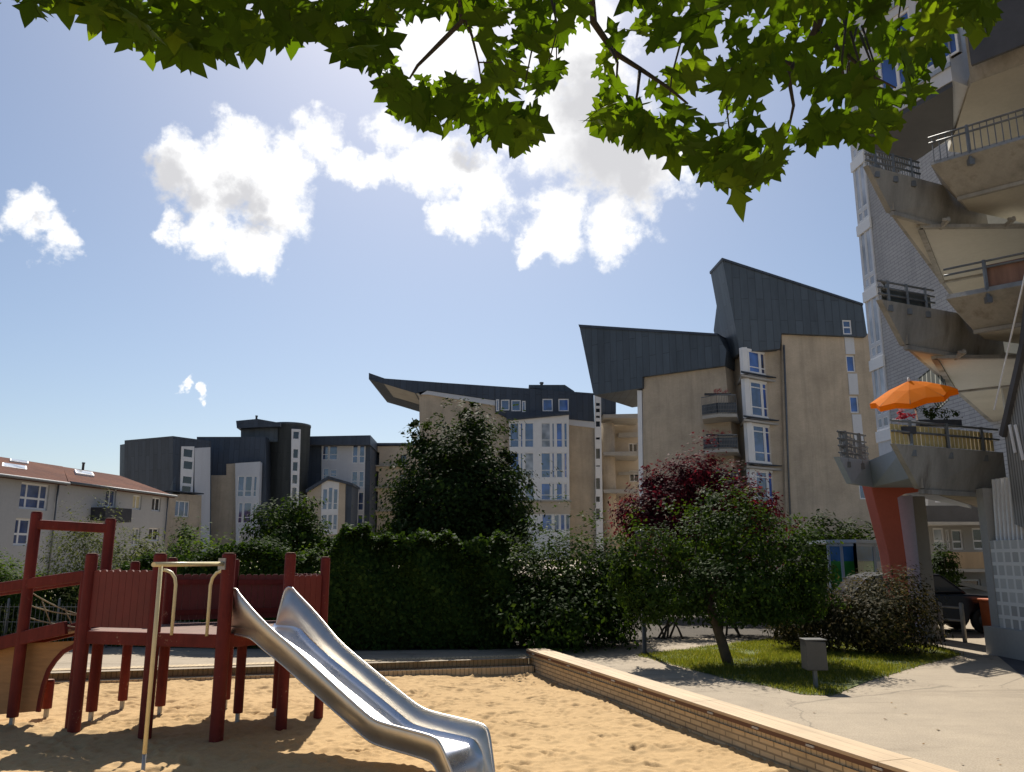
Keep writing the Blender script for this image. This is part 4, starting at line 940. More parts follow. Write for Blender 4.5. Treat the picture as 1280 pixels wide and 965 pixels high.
# top bay with blue window, dark fascia
ba, bb = Vector((8.25, 17.35, 0)), Vector((9.2, 15.35, 0)); pbay = Plane(ba.to_2d(), 0); pbay.t = (bb-ba).normalized(); nn = Vector((pbay.t.y, -pbay.t.x, 0)); pbay.n = nn if nn.x < 0 else -nn
Lb = (bb-ba).length; zbay = z4b+.1
ws = [pbay.rect(1152, 38, 1199, 95), pbay.rect(1222, -18, 1262, 22)]
u0, u1 = ws[0][0], ws[0][2]; hh = [(u0, zbay+.55, u1, zbay+2.3), (u0-1.15, zbay+.55, u0-.18, zbay+2.3), (u0-2.4, zbay+.55, u0-1.4, zbay+2.3)]
hh = [h for h in hh if h[0] > .1]
hh += [(h[0], h[1]+2.8, h[2], h[3]+2.8) for h in hh]
wall(G, 'projecting_bay', 'panel_white', pbay, [(0, zbay), (Lb, zbay), (Lb, zbay+6.5), (0, zbay+6.5)], 2.2, hh, px=False, reveal=.12)
for k, r in enumerate(hh): window(G, pbay, r, inset=.03, fw=.07, nv=() if k % 3 == 0 else (.5,), glass='glass_blue')
for z in (zbay+.32, zbay+2.5): mb = MB(); mb.prism([pbay.pos(-.02, z, .05), pbay.pos(Lb+.02, z, .05), pbay.pos(Lb+.02, z+.09, .05), pbay.pos(-.02, z+.09, .05)], -pbay.n*.04); mb.build('bay_ledge', 'blue_grey', G)
mb = MB(); mb.prism([pbay.pos(.02, zbay-.12, -.02), pbay.pos(Lb-.02, zbay-.12, -.02), (10.3, 17.4, zbay-.12), (9.8, 19.6, zbay-.12)], (0, 0, .11)); mb.build('bay_soffit', 'fascia_dark', G)
# pilaster between bays, behind balconies, and the inner walls
M['fascia_dark'] = worn('fascia_dark', (.055, .055, .06), .25, 1.5, .6)
a, b = Vector((9.33, 14.83, 0)), Vector((11.3, 12.7, 0))
mb = MB(); mb.prism([a+Vector((0, 0, z4t-.72)), b+Vector((0, 0, z4t-.72)), b+Vector((0, 0, z4t+.42)), a+Vector((0, 0, z4t+.42))], (-.05, -.05, 0)); mb.build('fascia', 'fascia_dark', b4)
mb = MB(); mb.box((12.6, 17.2, (z2b+z4b)/2), (.5, .5, z4b-z2b), R(-40)); mb.build('pier', 'concrete', G)
mb = MB(); mb.prism([Y3((11.8, 19.2), 3.3), Y3((15.5, 16.6), 3.3), Y3((15.6, 17.0), 3.3), Y3((12.0, 19.6), 3.3)], (0, 0, 26)); mb.build('inner_wall', 'panel_beige', G)
# awning of dark stripes under the second balcony
M['stripe'] = bricks('striped_awning', (.03, .04, .03), (.035, .045, .035), (.55, .55, .45), .30, 8, .1, .03)
mb = MB(); a = at(1148, 474, 19.6); b = at(1176, 452, 18.0); mb.prism([a, b, at(1187, 500, 17.6), at(1174, 512, 19.0)], (0, .05, .02)); mb.build('awning', 'stripe', b2)
# blue-grey terrace at first floor, red fin and pillars below
tt = [(6.8, 16.9), (7.72, 17.6), (7.38, 15.2)]; tbm = [(7.15, 17.2), (7.93, 17.95), (7.78, 15.5)]
bt = flared('terrace', 'blue_grey', tt, tbm, 4.09, 3.56, root=G)
mb = MB(); mb.prism([Y3(p, 3.57) for p in (tbm[0], tbm[1], tbm[2], (9.2, 17.4), (wallX(26), 26))], (0, 0, .2)); mb.build('soffit', 'blue_grey', bt)
railing(bt, [(6.85, 16.98), (7.7, 17.62)], 4.09, .55, 2, (.55, .4, .25, .1), vert=8); railing(bt, [(6.85, 17.0), (8.6, 19.6)], 4.09, .55, 3, (.55, .4, .25, .1), vert=16)
mb = MB()
fpx = [(1084, 590), (1166, 594), (1166, 612), (1132, 617), (1122, 622), (1133, 700), (1140, 790), (1126, 790), (1110, 690)]
pf = [at(x, y, 18.3) for x, y in fpx]; mb.prism(pf, (0, .45, 0)); mb.build('red_fin', 'red_conc', G, bevel=.015)
q = lambda x: at(x, 700, 19.2).x
mb = MB(); mb.prism([(q(1121), 19.2, .2), (q(1141), 18.9, .2), (q(1146), 19.6, .2), (q(1128), 19.8, .2)], (0, 0, 3.25)); mb.build('pillar', 'blue_grey', G, bevel=.015)
mb = MB(); mb.prism([(q(1146.5), 19.25, .2), (q(1166), 19.25, .2), (q(1166), 19.9, .2), (q(1149), 19.9, .2)], (0, 0, 3.25)); mb.build('pillar', 'grey_conc', G, bevel=.015)
# ------------------------------------------------------------------ stair enclosure at the right edge
SE = thing('stair_enclosure', 'ribbed grey stair enclosure above a glass-block wall at the right edge', 'stair tower', (10, 14.5, 0))
XS = 9.12
PS = Plane((XS, 14.5), 180); PS.n = Vector((-1, 0, 0)); PS.t = Vector((0, -1, 0))
def rib_mat():
    m, nt, b = mat('ribbed_cladding'); uv = nt.nodes.new('ShaderNodeUVMap'); br = nd(nt, 'ShaderNodeTexBrick', Scale=1.0); br.offset = 0
    br.inputs['Brick Width'].default_value = .075; br.inputs['Row Height'].default_value = 9; br.inputs['Mortar Size'].default_value = .014
    br.inputs['Color1'].default_value = (.30, .30, .29, 1); br.inputs['Color2'].default_value = (.24, .24, .235, 1); br.inputs['Mortar'].default_value = (.07, .07, .07, 1)
    lk(nt, uv.outputs[0], br.inputs['Vector']); n = noise(nt, 1.2, 5); lk(nt, mixc(nt, .3, br.outputs[0], ramp(nt, n, [(.3, (.12, .12, .12)), (.7, (.36, .36, .35))])), b.inputs['Base Color'])
    bump(nt, b, math_(nt, 'MULTIPLY', br.outputs[1], -1.0), 1, .03); return m
M['ribs'] = rib_mat()
o1 = [PS.hit(x, y) for x, y in ((1282, 430), (1256, 545), (1262, 600), (1268, 655), (1282, 672))]
o1 = [(o1[0][0]+.5, o1[0][1]+1.2), *o1[:4], (o1[4][0]+.5, o1[4][1])]
wall(SE, 'ribbed_panel', 'ribs', PS, o1, 2.2, px=False)
mb = MB()
for a, b in zip(o1[:2], o1[1:3]): mb.bar(PS.pos(*a, .03), PS.pos(*b, .03), .1, .12)
mb.build('dark_edge', 'fascia_dark', SE)
mb = MB(); mb.bar(PS.pos(*o1[0], .10)+Vector((0, 0, .12)), PS.pos(*o1[2], .10)+Vector((0, .06, .5)), .018, .03); mb.build('white_trim', 'white', SE)
mb = MB()
for xa, ya, xb, yb in ((1264, 531, 1271, 566), (1271, 531, 1281, 575)): mb.bar(PS.pos(*PS.hit(xa, ya), .03), PS.pos(*PS.hit(xb, yb), .03), .03, .05)
mb.build('light_slits', 'white', SE)
PV = PS
mb = MB()
zt_, zb_ = 3.05, 2.55
for i in range(14):
    y = 15.75-i*.13; mb.bar(Vector((XS+.10, y, 2.35)), Vector((XS+.10, y-.10, 3.5)), .05, .05)
mb.build('white_slats', 'white', SE)
gu0 = PS.hit(1238, 760)[0]
glass_o = [(gu0, .75), (gu0+6, .75), (gu0+6, 2.35), (gu0, 2.35)]
def block_mat():
    m, nt, b = mat('glass_blocks'); uv = nt.nodes.new('ShaderNodeUVMap'); br = nd(nt, 'ShaderNodeTexBrick', Scale=1.0); br.offset = 0
    br.inputs['Brick Width'].default_value = .24; br.inputs['Row Height'].default_value = .24; br.inputs['Mortar Size'].default_value = .035
    br.inputs['Color1'].default_value = (.33, .33, .32, 1); br.inputs['Color2'].default_value = (.52, .52, .50, 1); br.inputs['Mortar'].default_value = (.70, .69, .66, 1)
    lk(nt, uv.outputs[0], br.inputs['Vector']); lk(nt, br.outputs[0], b.inputs['Base Color']); b.inputs['Roughness'].default_value = .25
    bump(nt, b, math_(nt, 'MULTIPLY', br.outputs[1], 1.0), .8, .02); return m
M['glass_blocks'] = block_mat()
wall(SE, 'glass_block_wall', 'glass_blocks', PS, glass_o, 2.2, px=False)
wall(SE, 'plinth', 'grey_conc', PS, [(gu0-.1, .2), (gu0+6, .2), (gu0+6, .76), (gu0-.1, .76)], 2.4, px=False, off=.12)
mb = MB(); mb.box((XS+.1, 14.5-gu0-.12, 1.75), (.24, .24, 3.2)); mb.build('corner_post', 'grey_conc', SE)
# ------------------------------------------------------------------ H: flats beyond the passage
PH = Plane(at(1200, 690, 36).to_2d(), 88); H = thing('rear_flats', 'shaded flats with wooden balconies seen through the passage under the tower', 'apartment block', tuple(at(1200, 690, 36).to_2d())+(0,))
ws = [(1168, 611, 1176, 628), (1178, 611, 1186, 628), (1188, 611, 1196, 628), (1167, 660, 1181, 687), (1183, 662, 1188, 687), (1190, 662, 1204, 687), (1216, 660, 1236, 687), (1168, 722, 1186, 732), (1168, 736, 1186, 760), (1192, 724, 1226, 736)]
hh = [PH.rect(*r) for r in ws]
wall(H, 'wall', 'grey_conc', PH, [(1160, 540), (1330, 540), (1330, 775), (1160, 775)], 2.2, hh)
for k, r in enumerate(hh): window(H, PH, r, inset=.06, fw=.07, nv=(), nh=(.4,) if r[3]-r[1] > .7 else (), glass='glass_pale' if k in (3, 0, 1) else 'glass_dark')
M['larch'] = worn('larch_boards', (.36, .26, .16), .2, 3, streak=True)
for (y0, y1, m_) in ((632, 652, 'fascia_dark'), (690, 711, 'larch')):
    slab_px(H, 'balcony_front', m_, PH, [(1150 if m_ != 'larch' else 1184, y0), (1262, y0), (1262, y1), (1150 if m_ != 'larch' else 1184, y1)], 1.1, 1.2)
    slab_px(H, 'balcony_slab', 'slab', PH, [(1150, y1+.2), (1264, y1+.2), (1264, y1+4), (1150, y1+4)], .01, 1.3)
slab_px(H, 'stair_beam', 'slab', PH, [(1166, 716), (1240, 736), (1240, 741), (1166, 722)], .2, .5)
# ------------------------------------------------------------------ foliage
def leaves(name, m, P, N, size, root, aspect=.55, jit=.35, base=None):
    """one mesh of many small folded leaves: P positions, N preferred normals"""
    n = len(P); r = RNG
    N = N + r.normal(0, jit, (n, 3)); N /= np.linalg.norm(N, axis=1, keepdims=True)+1e-9
    T = r.normal(0, 1, (n, 3)); T[:, 2] -= .5; T -= N*(T*N).sum(1, keepdims=True); T /= np.linalg.norm(T, axis=1, keepdims=True)+1e-9
    B = np.cross(N, T); s = (size*r.uniform(.65, 1.3, n))[:, None]
    p0 = P-T*s*.5; p2 = P+T*s*.5; mid = P-T*s*.06+N*s*.10
    p1 = mid+B*s*aspect*.5-N*s*.16; p3 = mid-B*s*aspect*.5-N*s*.16
    V = np.stack([p0, p1, p2, p3], 1).reshape(-1, 3)
    if root is not None: V = V-np.array(root['_b'])
    me = bpy.data.meshes.new(name); me.vertices.add(len(V)); me.vertices.foreach_set('co', V.ravel())
    i = np.arange(n)*4; q = np.stack([i, i+1, i+2, i, i+2, i+3], -1).reshape(-1, 3)
    me.loops.add(q.size); me.loops.foreach_set('vertex_index', q.ravel()); me.polygons.add(len(q))
    me.polygons.foreach_set('loop_start', np.arange(len(q))*3); me.polygons.foreach_set('loop_total', np.full(len(q), 3)); me.update()
    a = me.attributes.new('rnd', 'FLOAT', 'POINT'); rv = np.repeat(np.clip(r.normal(.5, .24, n), 0, 1), 4); a.data.foreach_set('value', rv)
    me.materials.append(M[m]); o = bpy.data.objects.new(name, me); C.objects.link(o)
    if root is not None: o.parent = root; o['_b'] = root['_b']
    return o
def lobes_cloud(lobes, n, clump=26, shell=.45, sig=.16, zmin=None, rough=.22):
    """lobes: (x, y, z, rx, ry, rz). leaves gather in clumps near the skin of the lobes, thinner inside"""
    L_ = np.array(lobes, float); ar = (L_[:, 3]*L_[:, 5]+L_[:, 4]*L_[:, 5]+L_[:, 3]*L_[:, 4]); ar /= ar.sum()
    nc = max(8, n//clump); k = RNG.choice(len(L_), nc, p=ar); d = RNG.normal(0, 1, (nc, 3)); d /= np.linalg.norm(d, axis=1, keepdims=True)
    f = 1-shell*RNG.random(nc)**1.6 + RNG.normal(0, rough*.45, nc)
    f *= 1+rough*np.sin(d[:, 0]*5+k)*np.sin(d[:, 2]*6+k*2)*np.cos(d[:, 1]*4)
    cen = L_[k, :3]+d*L_[k, 3:]*f[:, None]
    j = RNG.integers(0, nc, n); sg = sig*L_[k[j], 3:].mean(1)
    P = cen[j]+RNG.normal(0, 1, (n, 3))*sg[:, None]*np.array([1, 1, .75])
    Nn = (P-L_[k[j], :3])/L_[k[j], 3:]; Nn /= np.linalg.norm(Nn, axis=1, keepdims=True)+1e-9; Nn[:, 2] += .5
    if zmin is not None:
        w_ = P[:, 2] > zmin; P, Nn = P[w_], Nn[w_]
    return P, Nn
M['leaf_dark'] = leaf_mat('leaf_dark', [(.012, .022, .007), (.020, .038, .010), (.036, .062, .014)], .3)
M['leaf_hedge'] = leaf_mat('leaf_hedge', [(.012, .027, .007), (.022, .048, .010), (.05, .09, .018)], .3)
M['leaf_mid'] = leaf_mat('leaf_mid', [(.014, .030, .007), (.026, .052, .011), (.055, .09, .018)], .34)
M['leaf_light'] = leaf_mat('leaf_light', [(.028, .055, .012), (.05, .09, .018), (.10, .145, .035)], .42)
M['leaf_olive'] = leaf_mat('leaf_olive', [(.04, .055, .02), (.08, .10, .035), (.16, .17, .075)], .35, (1.4, 1.4, .7))
M['leaf_plum'] = leaf_mat('leaf_plum', [(.028, .007, .011), (.058, .011, .018), (.125, .021, .034)], .38, (1.7, .8, .8))
M['leaf_photinia'] = leaf_mat('leaf_photinia', [(.010, .016, .005), (.034, .034, .014), (.19, .155, .09)], .34, (1.2, 1.1, .6), .6, .04)  # palest colour stands in for sunlit tips, scattered over all the leaves
M['bark'] = worn('bark', (.085, .065, .048), .4, 7, .95, .8)
M['bark_grey'] = worn('bark_grey', (.05, .04, .03), .35, 9, .9, .8)
def limb(mb, pts, r0, r1): mb.tube(pts, [r0+(r1-r0)*i/(len(pts)-1) for i in range(len(pts))], 8)
def plant(name, label, cat, base, lobes, n, size, m, stems=5, sr=.03, group=None, trunk=None, sig=.16, shell=.45, aspect=.55, stem_h=.6, zmin=.3, rough=.22, part='crown', bark='bark'):
    root = thing(name, label, cat, base, group); b = Vector(base)
    P, Nn = lobes_cloud(lobes, n, sig=sig, shell=shell, zmin=zmin, rough=rough); leaves(part, m, P, Nn, size, root, aspect)
    mb = MB()
    if trunk:
        limb(mb, trunk[0], trunk[1], trunk[2]); tb = Vector(trunk[0][-1])
    for i in range(stems):
        l = lobes[i % len(lobes)]; e = Vector(l[:3])+Vector((random.uniform(-.5, .5)*l[3], random.uniform(-.5, .5)*l[4], random.uniform(.0, .5)*l[5]))
        s = tb if trunk else b+Vector((random.uniform(-.3, .3), random.uniform(-.2, .2), -.05))
        mid = s.lerp(e, .5)+Vector((random.uniform(-.1, .1), random.uniform(-.1, .1), .1))*(e-s).length
        limb(mb, [s, s.lerp(mid, .5)+Vector((0, 0, .05)), mid, e], (trunk[2]*.75 if trunk else sr), sr*.3)
    mb.build('trunk' if trunk else 'stem', bark, root); return root
def lobe_px(x0, y0, x1, y1, Y, ry=None):
    c = at((x0+x1)/2, (y0+y1)/2, Y); a = at(x0, (y0+y1)/2, Y); b = at(x1, (y0+y1)/2, Y); t = at((x0+x1)/2, y0, Y); bb = at((x0+x1)/2, y1, Y)
    rx = (b.x-a.x)/2; rz = (t.z-bb.z)/2; return (c.x, c.y, c.z, rx, ry or rx, rz)
def gbase(x, Y, z=PZ): return (at(x, 700, Y).x, Y, z)
# --- trimmed ivy hedge: rounded box skin filled with leaves
def hedge(name, label, cat, x0, x1, y0, Ya, Yb, top, n, size, m, z0=PZ, bumps=(), group=None, wob=.26, thick=.9):
    """hedge from (x0, Ya) to (x1, Yb) front line; top(t) gives height"""
    A_, B_ = Vector((x0, Ya, 0)), Vector((x1, Yb, 0)); d = B_-A_; L_ = d.length; d.normalize(); nb = Vector((-d.y, d.x, 0)); nb = nb if nb.y > 0 else -nb
    root = thing(name, label, cat, tuple((A_+B_)/2+nb*thick/2)[:2]+(z0,), group)
    r = RNG; t = r.random(n); H = np.array([top(q) for q in t]); kind = r.random(n)
    s = np.where(kind < .62, r.random(n), 1.0); zz_ = z0+(H-z0)*np.where(kind < .62, s**.8, 1.0)
    dep = np.where(kind < .62, np.abs(r.normal(0, .09, n)), r.random(n)*thick)
    bulge = wob*(np.sin(t*L_*1.9)*np.sin(zz_*2.6+t*9)+.5*np.sin(t*L_*5+zz_*4))
    rnd = np.clip((zz_-z0)/(H-z0), 0, 1); edge = np.where(kind < .62, .28*np.maximum(0, rnd-.72)/.28, 0)
    dep = dep+edge*.9+bulge*.9
    top_drop = np.where(kind >= .62, .22*(np.abs(dep/thick-.5)*2)**3, 0)
    zz_ = zz_-top_drop+r.normal(0, .05, n)+np.where(kind >= .62, bulge*.8, 0)
    P = np.stack([A_.x+d.x*L_*t+nb.x*dep, A_.y+d.y*L_*t+nb.y*dep, zz_], -1)
    Nn = np.where((kind < .62)[:, None], np.array([-nb.x, -nb.y, .35]), np.array([0, 0, 1.0]))
    leaves('foliage', m, P, Nn, size, root, .8, .45)
    core = MB(); pts = []  # unseen solid core added inside to stop light passing through the hedge
    K = 14
    for i in range(K+1):
        q = i/K; c = A_+d*(L_*(.02+.96*q)); h = top(min(max(q, .02), .98))-.62; pts.append((c+nb*(thick*.55), c+nb*(thick-.05), h))
    for (a, b, h), (a2, b2, h2) in zip(pts, pts[1:]):
        core.add([a+zz*1, b+zz*1, a+Vector((0, 0, h)), b+Vector((0, 0, h)), a2+zz, b2+zz, a2+Vector((0, 0, h2)), b2+Vector((0, 0, h2))], [(0, 2, 6, 4), (1, 5, 7, 3), (2, 3, 7, 6)])
    core.build('light_stop_core', 'bark_grey', root); return root
xa = at(412, 760, 16.9).x; xb = at(640, 760, 16.9).x
hedge('ivy_hedge', 'tall dark clipped hedge with a rounded top behind the slide', 'hedge', xa, xb, 0, 16.7, 17.1,
      lambda t: 2.42-.20*(math.sin(t*7)**2)+(.16 if t < .2 else 0)+.07*math.sin(t*19)+.05*math.sin(t*41)-.25*max(0, (t-.93)/.07)-.4*max(0, (.06-t)/.06), 24000, .095, 'leaf_hedge', thick=1.3)
xa = at(-40, 790, 17.8).x; xb = at(418, 790, 17).x
hedge('low_hedge', 'dark hedge rising to the right along the path behind the climbing frame', 'hedge', xa, xb, 0, 17.9, 17.0, lambda t: 1.5+.62*min(1, max(0, (t-.30)/.3))+.1*math.sin(t*19)+.07*math.sin(t*47), 26000, .085, 'leaf_hedge', thick=.9)
l = lobe_px(306, 664, 360, 800, 18.0)
plant('round_topped_conifer', 'dark clipped column bush with a rounded top behind the climbing frame', 'shrub', gbase(332, 18.0), [l, (l[0], l[1], l[2]+.35, l[3]*.95, l[4], l[5]*.62), (l[0], l[1], l[2]-.4, l[3]*1.0, l[4], l[5]*.7)], 5200, .075, 'leaf_hedge', 4, .03, shell=.15, sig=.10, rough=.05, part='foliage')
plant('garden_shrub', 'bright loose shrub between the column bush and the tall hedge', 'shrub', gbase(386, 19.3), [lobe_px(352, 682, 425, 800, 19.3)], 5200, .09, 'leaf_light', part='foliage')
plant('garden_shrub', 'sunlit green shrub of long arching shoots left of the column bush', 'shrub', gbase(255, 19), [lobe_px(198, 668, 282, 800, 19), lobe_px(235, 678, 318, 800, 18.7), lobe_px(160, 690, 225, 800, 18.8), lobe_px(270, 690, 330, 800, 18.5)], 14000, .095, 'leaf_light', part='foliage', rough=.35)
plant('olive_shrub', 'grey-green olive-leaved shrub framed by the tall red gate posts', 'shrub', gbase(110, 18.6), [lobe_px(52, 650, 142, 800, 18.6), lobe_px(85, 634, 150, 740, 18.9), lobe_px(110, 680, 190, 800, 18.4), lobe_px(60, 690, 160, 810, 18.2), lobe_px(-20, 720, 70, 810, 18.1)], 16000, .08, 'leaf_olive', part='foliage', aspect=.35, rough=.4)
plant('garden_shrub', 'mid-green shrub at the left edge below the rendered house', 'shrub', gbase(8, 19), [lobe_px(-40, 700, 45, 800, 19), lobe_px(-90, 680, 0, 800, 19.5), lobe_px(20, 712, 70, 800, 18.6)], 9000, .09, 'leaf_light', part='foliage')
for i, (x, y, Yv, wd_, lab) in enumerate(((170, 668, 34, 60, 'rounded shrub in front of the rendered house under its dark balcony'), (228, 655, 46, 36, 'small shrub at the foot of the beige wing below the zinc flats'))):
    plant('garden_shrub', lab, 'shrub', gbase(x, Yv), [lobe_px(x-wd_/2, y, x+wd_/2, y+70, Yv)], 1500, .17, 'leaf_olive' if i == 0 else 'leaf_mid', part='foliage')
# small tree left of centre, big maple behind the hedge
def tree_px(name, label, Yv, lobes, n, size, m, bx, tr, **kw):
    L_ = [lobe_px(*l, Yv+dy) for l, dy in lobes]; b = gbase(bx, Yv); c = L_[0]
    trunk = ([Vector(b)-Vector((0, 0, .1)), Vector((b[0]+.05, Yv, b[2]+(c[2]-b[2])*.35)), Vector((b[0], Yv, c[2]-c[5]*.3))], tr, tr*.6)
    return plant(name, label, 'tree', b, L_, n, size, m, stems=len(L_)+2, sr=tr*.35, trunk=trunk, zmin=1.0, **kw)
tree_px('deciduous_tree', 'small leafy tree in front of the rounded zinc tower', 40, [((308, 630, 372, 690), 0), ((345, 612, 398, 680), .5), ((365, 645, 412, 700), -.5), ((318, 650, 400, 710), 0)], 7000, .20, 'leaf_mid', 356, .13, rough=.3)
tree_px('deciduous_tree', 'big dark maple standing behind the clipped hedge before the white bay', 34, [((485, 560, 575, 690), 0), ((545, 515, 632, 640), .6), ((590, 560, 668, 680), -.4), ((505, 525, 560, 600), .3), ((555, 590, 655, 720), -.8), ((482, 610, 560, 710), .5), ((578, 505, 606, 560), 0), ((508, 512, 528, 550), .2), ((478, 585, 540, 680), .2), ((492, 545, 658, 705), 0), ((610, 610, 672, 700), 0), ((500, 640, 650, 730), -.6), ((530, 530, 600, 620), -.5), ((612, 560, 650, 610), .3)], 36000, .19, 'leaf_dark', 572, .19, rough=.38, sig=.13)
tree_px('plum_tree', 'dark red-leaved plum tree behind the green shrubs', 27, [((778, 600, 880, 700), 0), ((820, 566, 930, 670), .4), ((880, 590, 972, 690), -.3), ((800, 575, 850, 640), .2), ((830, 640, 950, 720), -.4), ((768, 620, 830, 690), -.3), ((920, 605, 978, 670), 0), ((840, 570, 900, 620), -.5)], 22000, .14, 'leaf_plum', 870, .14, rough=.36, sig=.13)
l3 = [lobe_px(585, 690, 660, 815, 17.5), lobe_px(590, 668, 640, 760, 17.9), lobe_px(725, 700, 800, 815, 17.6), lobe_px(640, 740, 760, 830, 17.2), lobe_px(606, 672, 700, 800, 17.6), lobe_px(650, 655, 745, 800, 18.0), lobe_px(700, 662, 792, 800, 17.8), lobe_px(612, 720, 790, 830, 17.3), lobe_px(745, 668, 800, 760, 18.2)]
plant('privet_shrub', 'large spreading green shrub between the clipped hedge and the leaning tree', 'shrub', gbase(700, 17.8), l3, 30000, .095, 'leaf_mid', 7, .035, part='foliage', rough=.3)
tb = gp(911, 829, PZ); tb.z -= .05
tr = [tb, at(903, 805, 14.8), at(893, 775, 14.75), at(884, 745, 14.7)]
l4 = [lobe_px(756, 665, 800, 745, 14.6), lobe_px(985, 690, 1044, 770, 14.5), lobe_px(790, 720, 880, 785, 14.3), lobe_px(900, 730, 1000, 800, 14.6), lobe_px(762, 640, 850, 760, 14.5), lobe_px(815, 628, 920, 745, 14.9), lobe_px(880, 618, 985, 750, 14.7), lobe_px(950, 645, 1038, 760, 14.6), lobe_px(830, 690, 1000, 785, 14.4), lobe_px(940, 700, 1030, 790, 15.0), lobe_px(765, 690, 830, 765, 14.6), lobe_px(870, 612, 930, 665, 15.1)]
plant('fruit_tree', 'small spreading tree with a leaning trunk on the lawn', 'tree', tuple(tb), l4, 26000, .080, 'leaf_mid', 9, .03, trunk=(tr, .10, .07), rough=.34, sig=.14, zmin=.9)
l5 = [lobe_px(958, 720, 1050, 812, 17.0), lobe_px(1034, 722, 1120, 812, 16.5), lobe_px(1070, 712, 1165, 812, 16.6), lobe_px(1050, 740, 1160, 820, 16.0), lobe_px(985, 745, 1065, 815, 16.8)]
plant('photinia_bush', 'dense bronze-leaved bush at the end of the lawn before the red column', 'bush', gbase(1098, 16.5), l5, 20000, .09, 'leaf_photinia', 8, .03, part='foliage', aspect=.38, rough=.2, shell=.3, zmin=.32)
plant('dark_shrub', 'dark shadowed shrub at the foot of the beige wall behind the glazed shelter', 'shrub', gbase(1050, 30), [lobe_px(998, 640, 1060, 720, 30), lobe_px(1040, 648, 1112, 720, 30.4), lobe_px(985, 660, 1030, 730, 29.6)], 4500, .16, 'leaf_dark', part='foliage', rough=.35)
plant('dark_shrub', 'dark leafy plant on the balcony ledge beside the grey pillar in the passage', 'shrub', gbase(1176, 30), [lobe_px(1162, 682, 1196, 740, 30)], 1500, .13, 'leaf_dark', part='foliage', rough=.35)
# low understorey with bare stems under the lawn tree
for i, (x, yv) in enumerate(((640, 17.5), (705, 17.9), (770, 18.6), (835, 19.3), (905, 19.8), (975, 19.4))):
    plant('understorey_bush', 'dark bush with bare stems in the shade behind the lawn', 'bush', gbase(x, yv), [lobe_px(x-48, 735, x+48, 800, yv), lobe_px(x-30, 712, x+40, 770, yv+.4)], 4200, .10, 'leaf_dark', 7, .028, group='shaded bushes behind the lawn', part='foliage', zmin=.75, rough=.3)
# far tree mass glimpsed left and right so the courtyard closes
# lawn blades
def in_poly(P, poly):
    x, y = P[:, 0], P[:, 1]; ins = np.zeros(len(P), bool); k = len(poly)
    for i in range(k):
        x1, y1, x2, y2 = poly[i].x, poly[i].y, poly[(i+1) % k].x, poly[(i+1) % k].y
        c = ((y1 > y) != (y2 > y)) & (x < (x2-x1)*(y-y1)/(y2-y1+1e-12)+x1); ins ^= c
    return ins
def grass(n=52000):
    lo = (min(p.x for p in GPOLY), min(p.y for p in GPOLY)); hi = (max(p.x for p in GPOLY), max(p.y for p in GPOLY))
    P = RNG.random((n*2, 2))*np.array([hi[0]-lo[0], hi[1]-lo[1]])+np.array(lo)
    P += RNG.normal(0, .05, P.shape); P = P[in_poly(P+RNG.normal(0, .05, P.shape), GPOLY)]
    dens = vnoise(P[:, 0], P[:, 1], 1.5, 21)*.6+vnoise(P[:, 0], P[:, 1], 4, 22)*.4; P = P[dens+RNG.normal(0, .1, len(P)) > .33][:n]
    n = len(P); h = RNG.uniform(.025, .075, n)*(.6+.8*vnoise(P[:, 0], P[:, 1], .9, 23)); a = RNG.uniform(0, 6.28, n); w_ = .006
    dx, dy = np.cos(a)*w_, np.sin(a)*w_; lx, ly = RNG.normal(0, .022, n), RNG.normal(0, .022, n); z0 = np.full(n, PZ+.006)
    V = np.stack([np.stack([P[:, 0]-dx, P[:, 1]-dy, z0], -1), np.stack([P[:, 0]+dx, P[:, 1]+dy, z0], -1), np.stack([P[:, 0]+lx, P[:, 1]+ly, z0+h], -1)], 1).reshape(-1, 3)
    me = bpy.data.meshes.new('grass'); me.vertices.add(len(V)); me.vertices.foreach_set('co', V.ravel()); q = np.arange(n*3)
    me.loops.add(n*3); me.loops.foreach_set('vertex_index', q); me.polygons.add(n); me.polygons.foreach_set('loop_start', np.arange(n)*3); me.polygons.foreach_set('loop_total', np.full(n, 3)); me.update()
    at_ = me.attributes.new('rnd', 'FLOAT', 'POINT'); at_.data.foreach_set('value', np.repeat(np.clip(RNG.normal(.5, .25, n), 0, 1), 3))
    M['grass'] = leaf_mat('grass', [(.07, .095, .017), (.125, .15, .028), (.25, .23, .08)], .45); me.materials.append(M['grass'])
    o = bpy.data.objects.new('grass', me); C.objects.link(o); tag(o, 'short patchy green grass of the small lawn', 'grass', kind='stuff')
grass()
